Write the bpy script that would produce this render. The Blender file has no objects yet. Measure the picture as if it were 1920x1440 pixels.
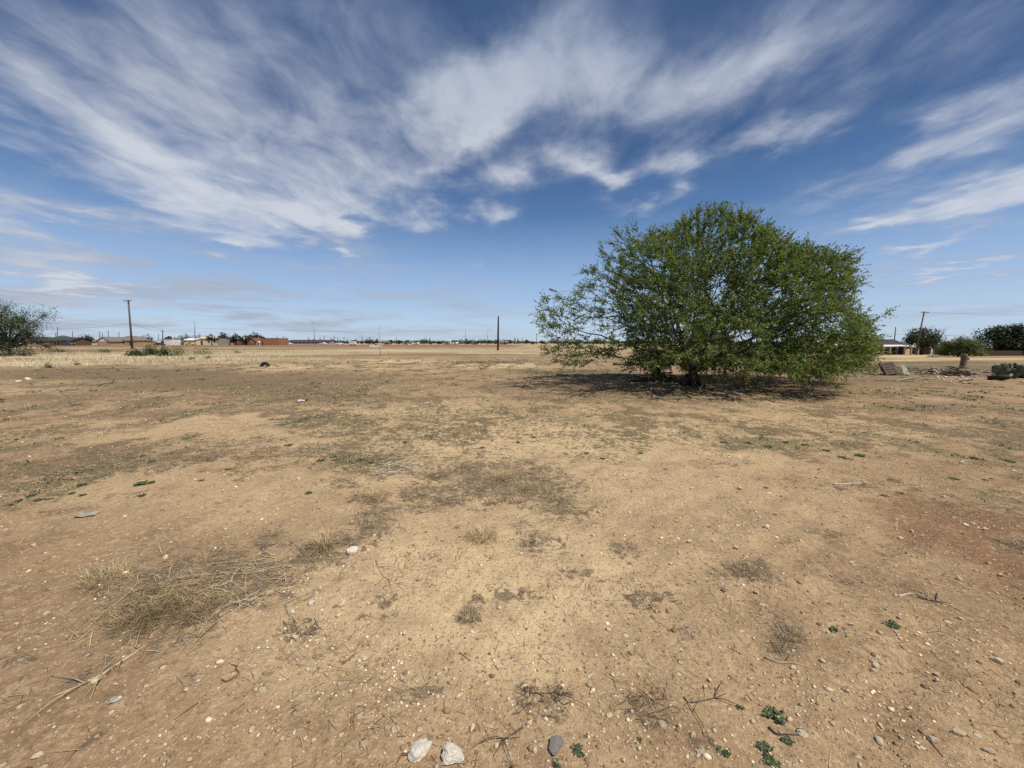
import bpy, math, random
import numpy as np
from mathutils import Vector, Matrix

random.seed(7)
RNG = np.random.default_rng(11)
PI = math.pi
scene = bpy.context.scene
COL = scene.collection

# ------------------------------------------------------------------ camera model (photo 1920 x 1440)
FPX = 723.0
PITCH = math.radians(6.3)
CP, SP = math.cos(PITCH), math.sin(PITCH)
EYE = 1.6

def ray(px, py):
    cx, cz = (px - 960.0) / FPX, (720.0 - py) / FPX
    return np.array([cx, CP + cz * SP, -SP + cz * CP])

def W(px, py, Y):
    d = ray(px, py)
    t = Y / d[1]
    return Vector((d[0] * t, Y, EYE + d[2] * t))

def project(x, y, z):
    d = y * CP - (z - EYE) * SP
    d = np.where(d < 0.05, 0.05, d)
    v = y * SP + (z - EYE) * CP
    return 960 + FPX * x / d, 720 - FPX * v / d

# ------------------------------------------------------------------ noise
def _hash(ix, iy, seed):
    h = (ix.astype(np.int64) * 374761393 + iy.astype(np.int64) * 668265263 + seed * 1274126177) & 0xFFFFFFFF
    h = ((h ^ (h >> 13)) * 1274126177) & 0xFFFFFFFF
    h = h ^ (h >> 16)
    return (h & 0xFFFF) / 65535.0

def perlin(x, y, seed=0):
    x = np.asarray(x, dtype=np.float64); y = np.asarray(y, dtype=np.float64)
    ix, iy = np.floor(x), np.floor(y)
    fx, fy = x - ix, y - iy
    ux, uy = fx * fx * fx * (fx * (fx * 6 - 15) + 10), fy * fy * fy * (fy * (fy * 6 - 15) + 10)
    def g(dx, dy):
        a = _hash(ix + dx, iy + dy, seed) * 2 * PI
        return np.cos(a) * (fx - dx) + np.sin(a) * (fy - dy)
    a = g(0, 0) * (1 - ux) + g(1, 0) * ux
    b = g(0, 1) * (1 - ux) + g(1, 1) * ux
    return (a * (1 - uy) + b * uy) * 1.4

def fbm(x, y, seed=0, oct=4):
    s, a, f = 0.0, 0.5, 1.0
    for i in range(oct):
        s = s + a * perlin(x * f + 17.3 * i, y * f - 9.1 * i, seed + i)
        a *= 0.5; f *= 2.03
    return s

def sstep(a, b, x):
    t = np.clip((x - a) / (b - a), 0, 1)
    return t * t * (3 - 2 * t)

# ------------------------------------------------------------------ terrain
def base_drop(x, y):
    yy = np.maximum(y, 0.0)
    left = -0.4 * sstep(90, 200, yy)
    right = -1.6 * sstep(20, 85, yy) - 1.0 * sstep(85, 130, yy) - .0115 * np.maximum(yy - 130, 0)
    k = sstep(0.5, 0.88, x / np.maximum(y, 1.0))
    return left * (1 - k) + right * k

MOUNDS = []   # (x, y, rx, ry, h)
def gz_base(x, y):
    r = np.hypot(x, y)
    h = base_drop(x, y)
    h = h + 0.05 * fbm(x / 3.1, y / 3.1, 3, 3) * sstep(0.5, 4, r) * (1 + sstep(15, 60, r))
    for (mx, my, rx, ry, hh) in MOUNDS:
        h = h + hh * np.exp(-((x - mx) / rx) ** 2 - ((y - my) / ry) ** 2)
    return h

def gz(x, y):
    x = np.asarray(x, float); y = np.asarray(y, float)
    r = np.hypot(x, y)
    h = gz_base(x, y)
    h = h + 0.022 * fbm(x / 0.7, y / 0.7, 21, 3) * (1 - 0.6 * sstep(20, 60, r))
    h = h + 0.020 * (np.abs(perlin(x / .42 + .3 * perlin(x / .3, y / .3, 45), y / .42, 44)) - .25) * (1 - sstep(8, 16, r))
    u, v = x * .83 + y * .56, -x * .56 + y * .83
    h = h + 0.028 * perlin(v / .20, u / 1.6, 46) * sstep(.4, 1.6, x) * (1 - sstep(3.5, 6, r))
    h = h + 0.007 * fbm(x / 0.13, y / 0.13, 31, 2) * (1 - sstep(6, 14, r))
    return h

def G(px, py):
    """ground point seen at a photo pixel"""
    d = ray(px, py)
    t = EYE / max(-d[2], 1e-3)
    for _ in range(30):
        z = float(gz(d[0] * t, d[1] * t))
        t2 = (EYE - z) / max(-d[2], 1e-3)
        t = 0.5 * t + 0.5 * t2
    return Vector((d[0] * t, d[1] * t, float(gz(d[0] * t, d[1] * t))))

for (mpx, mpy, rx, ry, hh) in [(740, 678, 1.6, 1.2, .30), (935, 689, 1.9, 1.0, .22), (560, 686, 3.0, 1.2, .20), (1000, 684, 3.0, 1.2, .15),
                               (880, 880, .32, .28, .05), (930, 915, .5, .35, .05), (905, 1010, .22, .18, .03), (320, 1130, .45, .3, .045),
                               (200, 1085, .25, .2, .03), (1280, 730, 2.2, 1.6, .16), (1790, 702, 2.0, 1.2, .28), (1420, 1070, .25, .2, .03),
                               (700, 935, .25, .2, .03), (610, 1020, .2, .18, .03)]:
    p = G(mpx, mpy)
    MOUNDS.append((p.x, p.y, rx, ry, hh))
pc = W(705, 651, 170)
MOUNDS.append((pc.x, 170, 30, 25, -0.9))

# patches: (px, py, rx, ry, tilt_deg, amount) as they lie on the ground
LITTER = [(300, 1120, 130, 60, -14, 1.0), (430, 1085, 120, 42, 4, .95), (330, 1180, 80, 34, -20, .9), (610, 1035, 110, 26, -14, .9), (700, 985, 34, 40, 40, .8), (950, 905, 120, 42, 8, 1.0),
          (1030, 945, 70, 26, 18, .9), (820, 930, 90, 20, -14, .8), (690, 860, 110, 30, 0, .8), (215, 880, 130, 18, -12, .9), (360, 862, 80, 9, -14, .8),
          (820, 888, 24, 12, 0, .7), (500, 1015, 30, 22, -30, .7), (640, 905, 40, 10, 0, .6), (690, 935, 50, 16, 0, .7), (1395, 1070, 52, 15, 4, .9), (1165, 1030, 34, 14, 0, .6), (555, 1180, 40, 18, 0, .55),
          (880, 1155, 24, 14, 0, .6), (1015, 1310, 60, 36, 10, .42), (1215, 1325, 46, 32, 20, .42), (1475, 1190, 30, 40, -30, .55), (1205, 1120, 40, 25, 30, .5),
          (200, 1085, 60, 22, -20, .8), (160, 1265, 80, 12, -28, .55), (780, 1300, 60, 12, -12, .6), (340, 1275, 30, 18, -40, .4), (40, 1235, 50, 14, -18, .6),
          (1010, 1020, 40, 20, 20, .45), (1090, 1080, 60, 9, 5, .45), (930, 1115, 60, 12, -10, .4), (1590, 1090, 30, 14, 20, .55), (1560, 1000, 40, 8, 5, .45), (1600, 910, 60, 12, 0, .6),
          (100, 960, 60, 6, -10, .4), (20, 945, 40, 8, -10, .6), (1740, 1120, 40, 10, 10, .5), (1290, 1190, 24, 16, 0, .5), (150, 1400, 60, 10, -30, .3), (720, 1125, 30, 12, -10, .5),
          (1900, 1020, 34, 16, 8, .6), (700, 1155, 40, 8, 0, .35), (560, 850, 70, 9, -6, .7), (430, 835, 120, 8, -6, .6), (1350, 870, 60, 8, 0, .4), (250, 925, 90, 8, -8, .25), (1320, 1400, 40, 20, 30, .3)]
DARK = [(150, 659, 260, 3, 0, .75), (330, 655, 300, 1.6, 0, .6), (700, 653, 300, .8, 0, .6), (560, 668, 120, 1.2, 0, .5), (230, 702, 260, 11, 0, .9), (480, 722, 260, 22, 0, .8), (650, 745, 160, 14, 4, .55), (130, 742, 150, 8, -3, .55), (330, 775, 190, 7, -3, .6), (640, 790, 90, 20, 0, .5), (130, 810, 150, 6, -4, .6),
        (260, 835, 150, 7, -5, .5), (1280, 735, 330, 22, 0, .8), (1650, 715, 200, 14, 0, .55), (1750, 770, 220, 12, 0, .45), (1120, 700, 110, 8, 0, .5), (800, 665, 240, 2.2, 0, .6), (1760, 685, 200, 5, 0, .5),  # dark cover; the elm patch also darkens soil where its crown shade falls
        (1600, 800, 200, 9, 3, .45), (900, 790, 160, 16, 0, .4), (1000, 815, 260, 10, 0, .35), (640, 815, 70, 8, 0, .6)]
GREEN = [(1060, 699, 100, 5, 0, .9), (920, 679, 90, 2.5, 0, .7), (600, 745, 170, 22, 0, .5), (680, 862, 90, 22, 0, .6), (1440, 832, 130, 14, 4, .65), (1130, 855, 70, 14, 0, .4), (940, 780, 220, 24, 0, .4),
         (1650, 700, 170, 9, 0, .5), (1720, 765, 150, 10, 0, .5), (1780, 690, 200, 5, 0, .95), (1760, 680, 160, 3, 0, .9), (1600, 695, 200, 10, 0, .7), (1850, 865, 90, 9, 0, .45), (640, 840, 80, 14, 0, .5), (780, 815, 200, 14, 0, .35), (1000, 910, 60, 18, 0, .3),
         (1660, 735, 160, 6, 0, .4), (1330, 800, 160, 14, 0, .3)]
RED = [(1790, 990, 170, 46, 12, 1.0), (1900, 1050, 110, 60, 20, 1.1), (1900, 960, 70, 30, 12, .5), (880, 875, 50, 16, 0, .8), (1140, 1195, 80, 40, 0, .35), (1270, 722, 330, 26, 0, .95), (1560, 705, 180, 10, 0, .5),  # red soil; the patch under the elm paints warm tree shade into it
       (400, 648.5, 640, 1.2, 0, 1.0), (200, 1110, 50, 14, -20, .4), (480, 1085, 40, 12, 0, .4), (820, 1305, 40, 18, -20, .3), (1450, 720, 200, 10, 0, .4), (60, 695, 160, 8, 0, .5), (160, 1290, 70, 30, -20, .25), (1850, 800, 120, 40, 0, .2)]
PALE = [(1000, 825, 520, 48, 0, .75), (700, 770, 300, 18, -4, .6), (1480, 790, 320, 26, 3, .5), (330, 800, 260, 22, -6, .45), (250, 900, 160, 40, -8, .4), (640, 1200, 170, 100, 0, .5), (930, 686, 110, 4, 0, 1.0), (740, 677, 90, 4, 0, .8), (560, 690, 110, 5, 0, .8), (520, 690, 60, 5, 0, .6), (960, 1120, 360, 170, 0, .8), (1000, 900, 420, 90, 0, .55), (560, 930, 200, 60, 0, .35), (1080, 780, 300, 40, 0, .4), (640, 800, 120, 14, -10, .5),  # pale dirt; wide central patch also paints lens falloff into the soil colour
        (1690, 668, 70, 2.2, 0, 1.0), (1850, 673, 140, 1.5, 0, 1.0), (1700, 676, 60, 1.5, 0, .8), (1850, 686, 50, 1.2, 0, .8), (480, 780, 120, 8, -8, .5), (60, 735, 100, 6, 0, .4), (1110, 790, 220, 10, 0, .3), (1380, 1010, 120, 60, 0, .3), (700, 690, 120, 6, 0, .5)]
STRAW = [(300, 674, 320, 8, 0, .9), (60, 680, 140, 9, 0, .9), (700, 657, 480, 3.5, 0, .9), (350, 662, 420, 5, 0, .8), (1000, 662, 160, 5, 0, .7), (1690, 664, 60, 2, 0, .6), (560, 664, 200, 3, 0, .8)]

def _patches(px, py, lst, wx, wy):
    out = np.zeros_like(px)
    for (cx, cy, rx, ry, deg, a) in lst:
        c, s = math.cos(math.radians(deg)), math.sin(math.radians(deg))
        sel = (np.abs(px - cx) < (rx + ry) * 3) & (np.abs(py - cy) < (rx + ry) * 3)
        if not sel.any(): continue
        dx = px[sel] - cx + wx[sel] * rx * .55; dy = py[sel] - cy + wy[sel] * ry * .55
        u = (dx * c + dy * s) / rx; v = (-dx * s + dy * c) / ry
        out[sel] = np.maximum(out[sel], a * np.exp(-(u * u + v * v) ** 1.3 * .75))
    return out

def masks(x, y, z):
    px, py = project(x, y, z)
    front = (y > 0.2)
    r = np.hypot(x, y)
    wx = fbm(x / .8, y / .8, 51, 3); wy = fbm(x / .8, y / .8, 61, 3)
    far = sstep(9, 25, r)
    wx = wx * (1 - far) + far * fbm(x / 4, y / 4, 52, 3); wy = wy * (1 - far) + far * fbm(x / 4, y / 4, 62, 3)
    m = {}
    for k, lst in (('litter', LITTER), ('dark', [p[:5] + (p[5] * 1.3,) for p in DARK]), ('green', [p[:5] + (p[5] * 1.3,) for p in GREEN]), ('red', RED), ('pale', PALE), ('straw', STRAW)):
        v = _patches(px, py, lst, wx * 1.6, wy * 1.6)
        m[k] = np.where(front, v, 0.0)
    # loose scatter of weeds and litter over the whole lot
    n1 = fbm(x / 1.7, y / 1.9, 71, 4); n2 = fbm(x / .38, y / .5, 81, 3)
    band = sstep(4.0, 7.5, r) * (1 - sstep(30, 60, r))
    strip = np.exp(-((py - 649.0) / 2.6) ** 4) * (1 - sstep(940, 1010, px)) * front
    m['straw'] = m['straw'] * (1 - .95 * strip); m['red'] = np.maximum(m['red'], strip * 1.3)
    m['dark'] = np.maximum(m['dark'], band * sstep(-.10, .34, n1 * 1.0 + n2 * .7) * .9)
    m['litter'] = np.maximum(m['litter'], (1 - band) * sstep(.14, .5, n1 * .5 + n2 * .7) * .2)
    n3 = fbm(x / 1.1 + 9, y / 1.7, 91, 4)
    m['green'] = np.maximum(m['green'], band * sstep(.0, .34, n3) * .75)
    farfield = sstep(55, 100, y) * (1 - sstep(.45, .8, x / np.maximum(y, 1)))
    m['straw'] = np.maximum(m['straw'], (1 - .95 * strip) * farfield * (.55 + .9 * fbm(x / 25, y / 9, 96, 3)))
    rightfar = sstep(30, 60, y) * sstep(.45, .8, x / np.maximum(y, 1))
    m['green'] = np.maximum(m['green'], rightfar * .4 * sstep(-.2, .3, fbm(x / 9, y / 9, 97, 3)))
    for k in m: m[k] = np.clip(m[k], 0, 1)
    return m

# ------------------------------------------------------------------ object helpers
def link(o): COL.objects.link(o); return o

def tag(o, label, cat, group=None):
    o['label'] = label; o['category'] = cat
    if group: o['group'] = group
    return o

def empty(name, label, cat, loc=(0, 0, 0), rz=0.0, group=None):
    o = bpy.data.objects.new(name, None); link(o)
    o.empty_display_size = .1
    o.location = loc; o.rotation_euler = (0, 0, rz)
    return tag(o, label, cat, group)

class MB:
    def __init__(s): s.v = []; s.f = []
    def add(s, vs, fs):
        b = len(s.v); s.v.extend([tuple(p) for p in vs]); s.f.extend([tuple(i + b for i in q) for q in fs]); return s
    def box(s, c, size, rz=0.0, taper=1.0, M=None):
        hx, hy, hz = [k / 2 for k in size]
        vs = []
        for z, t in ((-hz, 1), (hz, taper)):
            for x, y in ((-hx, -hy), (hx, -hy), (hx, hy), (-hx, hy)):
                vs.append(Vector((x * t, y * t, z)))
        R = M if M is not None else Matrix.Rotation(rz, 3, 'Z')
        vs = [R @ p + Vector(c) for p in vs]
        return s.add(vs, [(3, 2, 1, 0), (4, 5, 6, 7), (0, 1, 5, 4), (1, 2, 6, 5), (2, 3, 7, 6), (3, 0, 4, 7)])
    def tube(s, pts, rad, n=6, caps=True):
        pts = [Vector(p) for p in pts]
        if not hasattr(rad, '__len__'): rad = [rad] * len(pts)
        rings = []; prev = None
        for i, p in enumerate(pts):
            d = (pts[min(i + 1, len(pts) - 1)] - pts[max(i - 1, 0)])
            d = d.normalized() if d.length > 1e-9 else Vector((0, 0, 1))
            if prev is None:
                a = d.orthogonal().normalized()
            else:
                a = (prev - d * prev.dot(d))
                a = a.normalized() if a.length > 1e-6 else d.orthogonal().normalized()
            prev = a
            b = d.cross(a)
            rings.append([p + (a * math.cos(2 * PI * k / n) + b * math.sin(2 * PI * k / n)) * rad[i] for k in range(n)])
        vs = [q for r_ in rings for q in r_]
        fs = []
        for i in range(len(pts) - 1):
            for k in range(n):
                k2 = (k + 1) % n
                fs.append((i * n + k, i * n + k2, (i + 1) * n + k2, (i + 1) * n + k))
        if caps:
            fs.append(tuple(range(n - 1, -1, -1))); fs.append(tuple((len(pts) - 1) * n + k for k in range(n)))
        return s.add(vs, fs)
    def prism(s, prof, y0, y1, axis='y'):
        """extrude an (x,z) outline from y0 to y1 (axis y) or a (y,z) outline along x"""
        n = len(prof)
        mk = (lambda a, b, t: (a, t, b)) if axis == 'y' else (lambda a, b, t: (t, a, b))
        vs = [mk(a, b, y0) for a, b in prof] + [mk(a, b, y1) for a, b in prof]
        fs = [tuple(range(n)), tuple(range(2 * n - 1, n - 1, -1))]
        for i in range(n):
            j = (i + 1) % n
            fs.append((i, i + n, j + n, j))
        return s.add(vs, fs)
    def build(s, name, mat, parent=None, loc=None, smooth=False, bevel=0.0):
        me = bpy.data.meshes.new(name)
        me.from_pydata(s.v, [], s.f); me.validate(); me.update()
        if smooth: me.polygons.foreach_set('use_smooth', [True] * len(me.polygons))
        me.materials.append(mat)
        o = link(bpy.data.objects.new(name, me))
        if parent is not None: o.parent = parent
        if loc is not None: o.location = loc
        if bevel:
            b = o.modifiers.new('bevel', 'BEVEL'); b.width = bevel; b.segments = 2; b.limit_method = 'ANGLE'
        return o

def quads_mesh(name, V, nper, mat, parent=None, loc=None):
    """V: (n*nper,3) array, one polygon per nper points"""
    V = np.asarray(V, dtype=np.float32).reshape(-1, 3)
    n = len(V) // nper
    me = bpy.data.meshes.new(name)
    me.vertices.add(len(V)); me.vertices.foreach_set('co', V.ravel())
    me.loops.add(len(V)); me.loops.foreach_set('vertex_index', np.arange(len(V), dtype=np.int32))
    me.polygons.add(n)
    me.polygons.foreach_set('loop_start', np.arange(0, len(V), nper, dtype=np.int32))
    me.polygons.foreach_set('loop_total', np.full(n, nper, dtype=np.int32))
    me.update(calc_edges=True)
    me.materials.append(mat)
    o = link(bpy.data.objects.new(name, me))
    if parent is not None: o.parent = parent
    if loc is not None: o.location = loc
    return o

def mesh_np(name, V, F, mat, parent=None, smooth=False):
    """V (n,3), F (m,k) arrays with equal-sized faces"""
    V = np.asarray(V, dtype=np.float32); F = np.asarray(F, dtype=np.int32)
    k = F.shape[1]
    me = bpy.data.meshes.new(name)
    me.vertices.add(len(V)); me.vertices.foreach_set('co', V.ravel())
    me.loops.add(F.size); me.loops.foreach_set('vertex_index', F.ravel())
    me.polygons.add(len(F))
    me.polygons.foreach_set('loop_start', np.arange(0, F.size, k, dtype=np.int32))
    me.polygons.foreach_set('loop_total', np.full(len(F), k, dtype=np.int32))
    if smooth: me.polygons.foreach_set('use_smooth', np.ones(len(F), dtype=bool))
    me.update(calc_edges=True)
    me.materials.append(mat)
    o = link(bpy.data.objects.new(name, me))
    if parent is not None: o.parent = parent
    return o

def copy_tree(o, parent=None):
    c = o.copy(); link(c)
    if parent is not None: c.parent = parent
    for ch in list(o.children): copy_tree(ch, c)
    return c

# ------------------------------------------------------------------ materials
class NT:
    def __init__(s, nt): s.nt = nt
    def n(s, typ, **kw):
        nd = s.nt.nodes.new(typ)
        ins = kw.pop('ins', {})
        for k, v in kw.items(): setattr(nd, k, v)
        for k, v in ins.items():
            sock = nd.inputs[k]
            if isinstance(v, bpy.types.NodeSocket): s.nt.links.new(v, sock)
            else: sock.default_value = v
        return nd
    def m(s, op, a, b=None, c=None, clamp=False):
        nd = s.nt.nodes.new('ShaderNodeMath'); nd.operation = op; nd.use_clamp = clamp
        for i, v in enumerate((a, b, c)):
            if v is None: continue
            if isinstance(v, bpy.types.NodeSocket): s.nt.links.new(v, nd.inputs[i])
            else: nd.inputs[i].default_value = v
        return nd.outputs[0]
    def vm(s, op, a, b=None, out=0, scale=None):
        nd = s.nt.nodes.new('ShaderNodeVectorMath'); nd.operation = op
        for i, v in enumerate((a, b)):
            if v is None: continue
            if isinstance(v, bpy.types.NodeSocket): s.nt.links.new(v, nd.inputs[i])
            else: nd.inputs[i].default_value = v
        if scale is not None:
            if isinstance(scale, bpy.types.NodeSocket): s.nt.links.new(scale, nd.inputs['Scale'])
            else: nd.inputs['Scale'].default_value = scale
        return nd.outputs[out]
    def mix(s, f, a, b, blend='MIX'):
        nd = s.nt.nodes.new('ShaderNodeMix'); nd.data_type = 'RGBA'; nd.blend_type = blend
        for i, v in ((0, f), (6, a), (7, b)):
            if isinstance(v, bpy.types.NodeSocket): s.nt.links.new(v, nd.inputs[i])
            else: nd.inputs[i].default_value = v if i == 0 else (tuple(v) + (1,))[:4]
        return nd.outputs[2]
    def ss(s, x, lo, hi):
        nd = s.nt.nodes.new('ShaderNodeMapRange'); nd.interpolation_type = 'SMOOTHSTEP'
        s.nt.links.new(x, nd.inputs['Value'])
        for k, v in (('From Min', lo), ('From Max', hi)):
            if isinstance(v, bpy.types.NodeSocket): s.nt.links.new(v, nd.inputs[k])
            else: nd.inputs[k].default_value = v
        return nd.outputs['Result']
    def noise(s, vec, scale, detail=4, rough=.55, dist=0.0):
        nd = s.n('ShaderNodeTexNoise', ins={'Scale': scale, 'Detail': detail, 'Roughness': rough, 'Distortion': dist})
        if vec is not None: s.nt.links.new(vec, nd.inputs['Vector'])
        return nd.outputs['Fac']

def new_mat(name):
    m = bpy.data.materials.new(name); m.use_nodes = True
    m.node_tree.nodes.clear()
    t = NT(m.node_tree)
    out = t.n('ShaderNodeOutputMaterial')
    return m, t, out

def pmat(name, c1, c2=None, scale=4.0, rough=.85, bump=0.0, metal=0.0, stretch=None, island=0.0, spec=.25):
    m, t, out = new_mat(name)
    tc = t.n('ShaderNodeTexCoord')
    vec = tc.outputs['Object']
    if stretch is not None:
        vec = t.vm('MULTIPLY', vec, stretch)
    f = t.noise(vec, scale, 5, .6)
    f = t.ss(f, .3, .7)
    col = t.mix(f, c1, c2 if c2 is not None else tuple(k * .72 for k in c1))
    if island:
        g = t.n('ShaderNodeNewGeometry')
        v = t.n('ShaderNodeHueSaturation', ins={'Color': col, 'Value': t.m('MULTIPLY_ADD', g.outputs['Random Per Island'], island, 1 - island * .55)})
        col = v.outputs[0]
    b = t.n('ShaderNodeBsdfPrincipled', ins={'Base Color': col, 'Roughness': rough, 'Metallic': metal, 'Specular IOR Level': spec})
    if bump:
        bn = t.n('ShaderNodeBump', ins={'Height': t.noise(vec, scale * 3, 4, .6), 'Strength': bump, 'Distance': .02})
        t.nt.links.new(bn.outputs[0], b.inputs['Normal'])
    t.nt.links.new(b.outputs[0], out.inputs[0])
    return m

def leaf_mat(name, c1, c2, trans=.35, var=.5):
    m, t, out = new_mat(name)
    g = t.n('ShaderNodeNewGeometry')
    tc = t.n('ShaderNodeTexCoord')
    f = t.m('ADD', t.m('MULTIPLY', g.outputs['Random Per Island'], .65), t.m('MULTIPLY', t.noise(tc.outputs['Object'], .9, 2), .5))
    col = t.mix(t.ss(f, .15, .95), c1, c2)
    hv = t.n('ShaderNodeHueSaturation', ins={'Color': col, 'Value': t.m('MULTIPLY_ADD', g.outputs['Random Per Island'], var, 1 - var / 2)})
    d = t.n('ShaderNodeBsdfPrincipled', ins={'Base Color': hv.outputs[0], 'Roughness': .5, 'Specular IOR Level': .3})
    tr = t.n('ShaderNodeBsdfTranslucent', ins={'Color': t.mix(.5, hv.outputs[0], (c2[0] * 1.3, c2[1] * 1.3, c2[2] * .6))})
    mx = t.n('ShaderNodeMixShader', ins={0: trans, 1: d.outputs[0], 2: tr.outputs[0]})
    t.nt.links.new(mx.outputs[0], out.inputs[0])
    return m

M = {}
M['bark'] = pmat('bark', (.085, .065, .05), (.03, .023, .018), 9, .95, .5)
M['barkgrey'] = pmat('bark_grey', (.17, .14, .11), (.07, .055, .045), 8, .95, .4)
M['elm'] = leaf_mat('elm_leaf', (.090, .134, .038), (.188, .236, .066), .43, .6)
M['mesquite'] = leaf_mat('mesquite_leaf', (.075, .105, .06), (.13, .165, .09), .3, .5)
M['mesqgreen'] = leaf_mat('mesquite_green_leaf', (.09, .125, .04), (.17, .20, .07), .3, .5)
M['darkleaf'] = leaf_mat('dark_leaf', (.028, .042, .02), (.06, .08, .035), .2, .5)
M['brownleaf'] = leaf_mat('brown_leaf', (.048, .054, .03), (.09, .095, .05), .2, .5)
M['weedleaf'] = leaf_mat('weed_leaf', (.08, .11, .052), (.14, .175, .085), .25, .5)
M['weeddull'] = leaf_mat('weed_dull_leaf', (.08, .095, .04), (.15, .155, .07), .2, .6)
M['shrubleaf'] = leaf_mat('shrub_leaf', (.04, .065, .025), (.085, .115, .05), .2, .5)
M['cactus'] = pmat('cactus_pad', (.12, .155, .10), (.07, .095, .06), 6, .7, .2)
M['straw'] = pmat('dry_straw', (.56, .43, .24), (.36, .26, .135), 3, .9, island=.7)
M['strawpale'] = pmat('pale_straw', (.70, .61, .41), (.60, .51, .33), 1.0, .9, island=.35)
M['tumble'] = pmat('tumbleweed_stem', (.46, .345, .19), (.22, .16, .09), 3, .9, island=.8)
M['clod'] = pmat('soil_clod', (.42, .28, .15), (.26, .165, .09), 2, .95, island=.6)
M['litter'] = pmat('dead_litter', (.40, .31, .19), (.16, .12, .075), 5, .95, island=.9)
M['twig'] = pmat('dry_twig', (.54, .43, .28), (.34, .26, .16), 14, .9, .2, island=.4)
M['twigpale'] = pmat('bleached_twig', (.60, .52, .40), (.42, .34, .24), 14, .85, .2)
M['twigdark'] = pmat('dark_twig', (.15, .105, .072), (.075, .052, .038), 14, .9, .2)
M['stone'] = pmat('limestone', (.78, .65, .46), (.56, .43, .27), 9, .9, .5)
M['stonewhite'] = pmat('white_caliche', (.86, .80, .69), (.70, .61, .47), 8, .9, .6)
M['stonegrey'] = pmat('grey_rock', (.46, .42, .37), (.20, .18, .16), 20, .9, .7)
M['gravel'] = pmat('gravel', (.72, .60, .42), (.48, .36, .22), 3, .9, island=.9)
M['pole'] = pmat('pole_wood', (.17, .12, .085), (.10, .07, .05), 3, .9, .2, stretch=(3, 3, .3))
M['poledark'] = pmat('pole_wood_dark', (.055, .045, .038), (.03, .025, .022), 3, .9, stretch=(3, 3, .3))
M['steel'] = pmat('galvanised_steel', (.34, .35, .36), (.26, .27, .28), 2, .5, metal=.5)
M['wire'] = pmat('wire', (.05, .05, .055), None, 2, .6)
M['white'] = pmat('white_paint', (.80, .79, .76), (.70, .68, .64), 1.2, .6)
M['cream'] = pmat('cream_wall', (.68, .60, .42), (.58, .50, .35), .6, .85)
M['tan'] = pmat('tan_wall', (.46, .34, .20), (.36, .26, .15), 1, .9)
M['brick'] = pmat('red_brick', (.24, .10, .06), (.16, .07, .045), 4, .9)
M['orange'] = pmat('orange_brick', (.36, .17, .09), (.28, .125, .065), 3, .9)
M['brown'] = pmat('brown_wall', (.15, .095, .06), (.10, .06, .04), 2, .9)
M['roofdark'] = pmat('dark_shingle', (.075, .07, .07), (.045, .042, .042), 5, .9)
M['roofgrey'] = pmat('grey_shingle', (.22, .19, .16), (.15, .13, .11), 4, .9)
M['roofgreen'] = pmat('green_roof', (.07, .13, .095), (.05, .09, .07), 3, .7)
M['glass'] = pmat('window_glass', (.03, .035, .04), (.05, .055, .06), 1, .12, spec=.6)
M['shade'] = pmat('dark_door', (.05, .04, .035), None, 2, .8)
M['carwhite'] = pmat('white_car_paint', (.78, .78, .78), (.74, .74, .75), 1, .25, spec=.5)
M['cardark'] = pmat('dark_car_paint', (.05, .055, .065), (.04, .045, .05), 1, .25, spec=.5)
M['caryellow'] = pmat('yellow_car_paint', (.62, .47, .08), (.55, .4, .07), 1, .3, spec=.5)
M['rubber'] = pmat('rubber', (.022, .021, .02), (.035, .032, .03), 12, .8, .2)
M['fence'] = pmat('brown_fence_wood', (.10, .062, .045), (.06, .038, .03), 5, .9, stretch=(4, 4, .5))
M['greyfence'] = pmat('grey_fence', (.38, .37, .35), (.28, .27, .26), 2, .7)
M['plank'] = pmat('weathered_plank', (.42, .34, .25), (.26, .20, .15), 5, .9, .2, stretch=(1, 1, 1))
M['plankdark'] = pmat('dark_plank', (.14, .10, .075), (.075, .055, .045), 5, .9, .2)
M['stump'] = pmat('stump_wood', (.24, .165, .12), (.13, .085, .065), 6, .95, .5, stretch=(2, 2, .5))
M['plastic'] = pmat('grey_plastic', (.40, .38, .33), (.26, .24, .20), 5, .9)
M['plasticblue'] = pmat('blue_grey_plastic', (.27, .25, .23), (.45, .40, .32), 14, .9)
M['redlitter'] = pmat('red_litter', (.38, .03, .035), (.25, .02, .02), 9, .5)
M['paper'] = pmat('white_paper', (.75, .70, .66), (.6, .55, .5), 9, .7)

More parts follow.
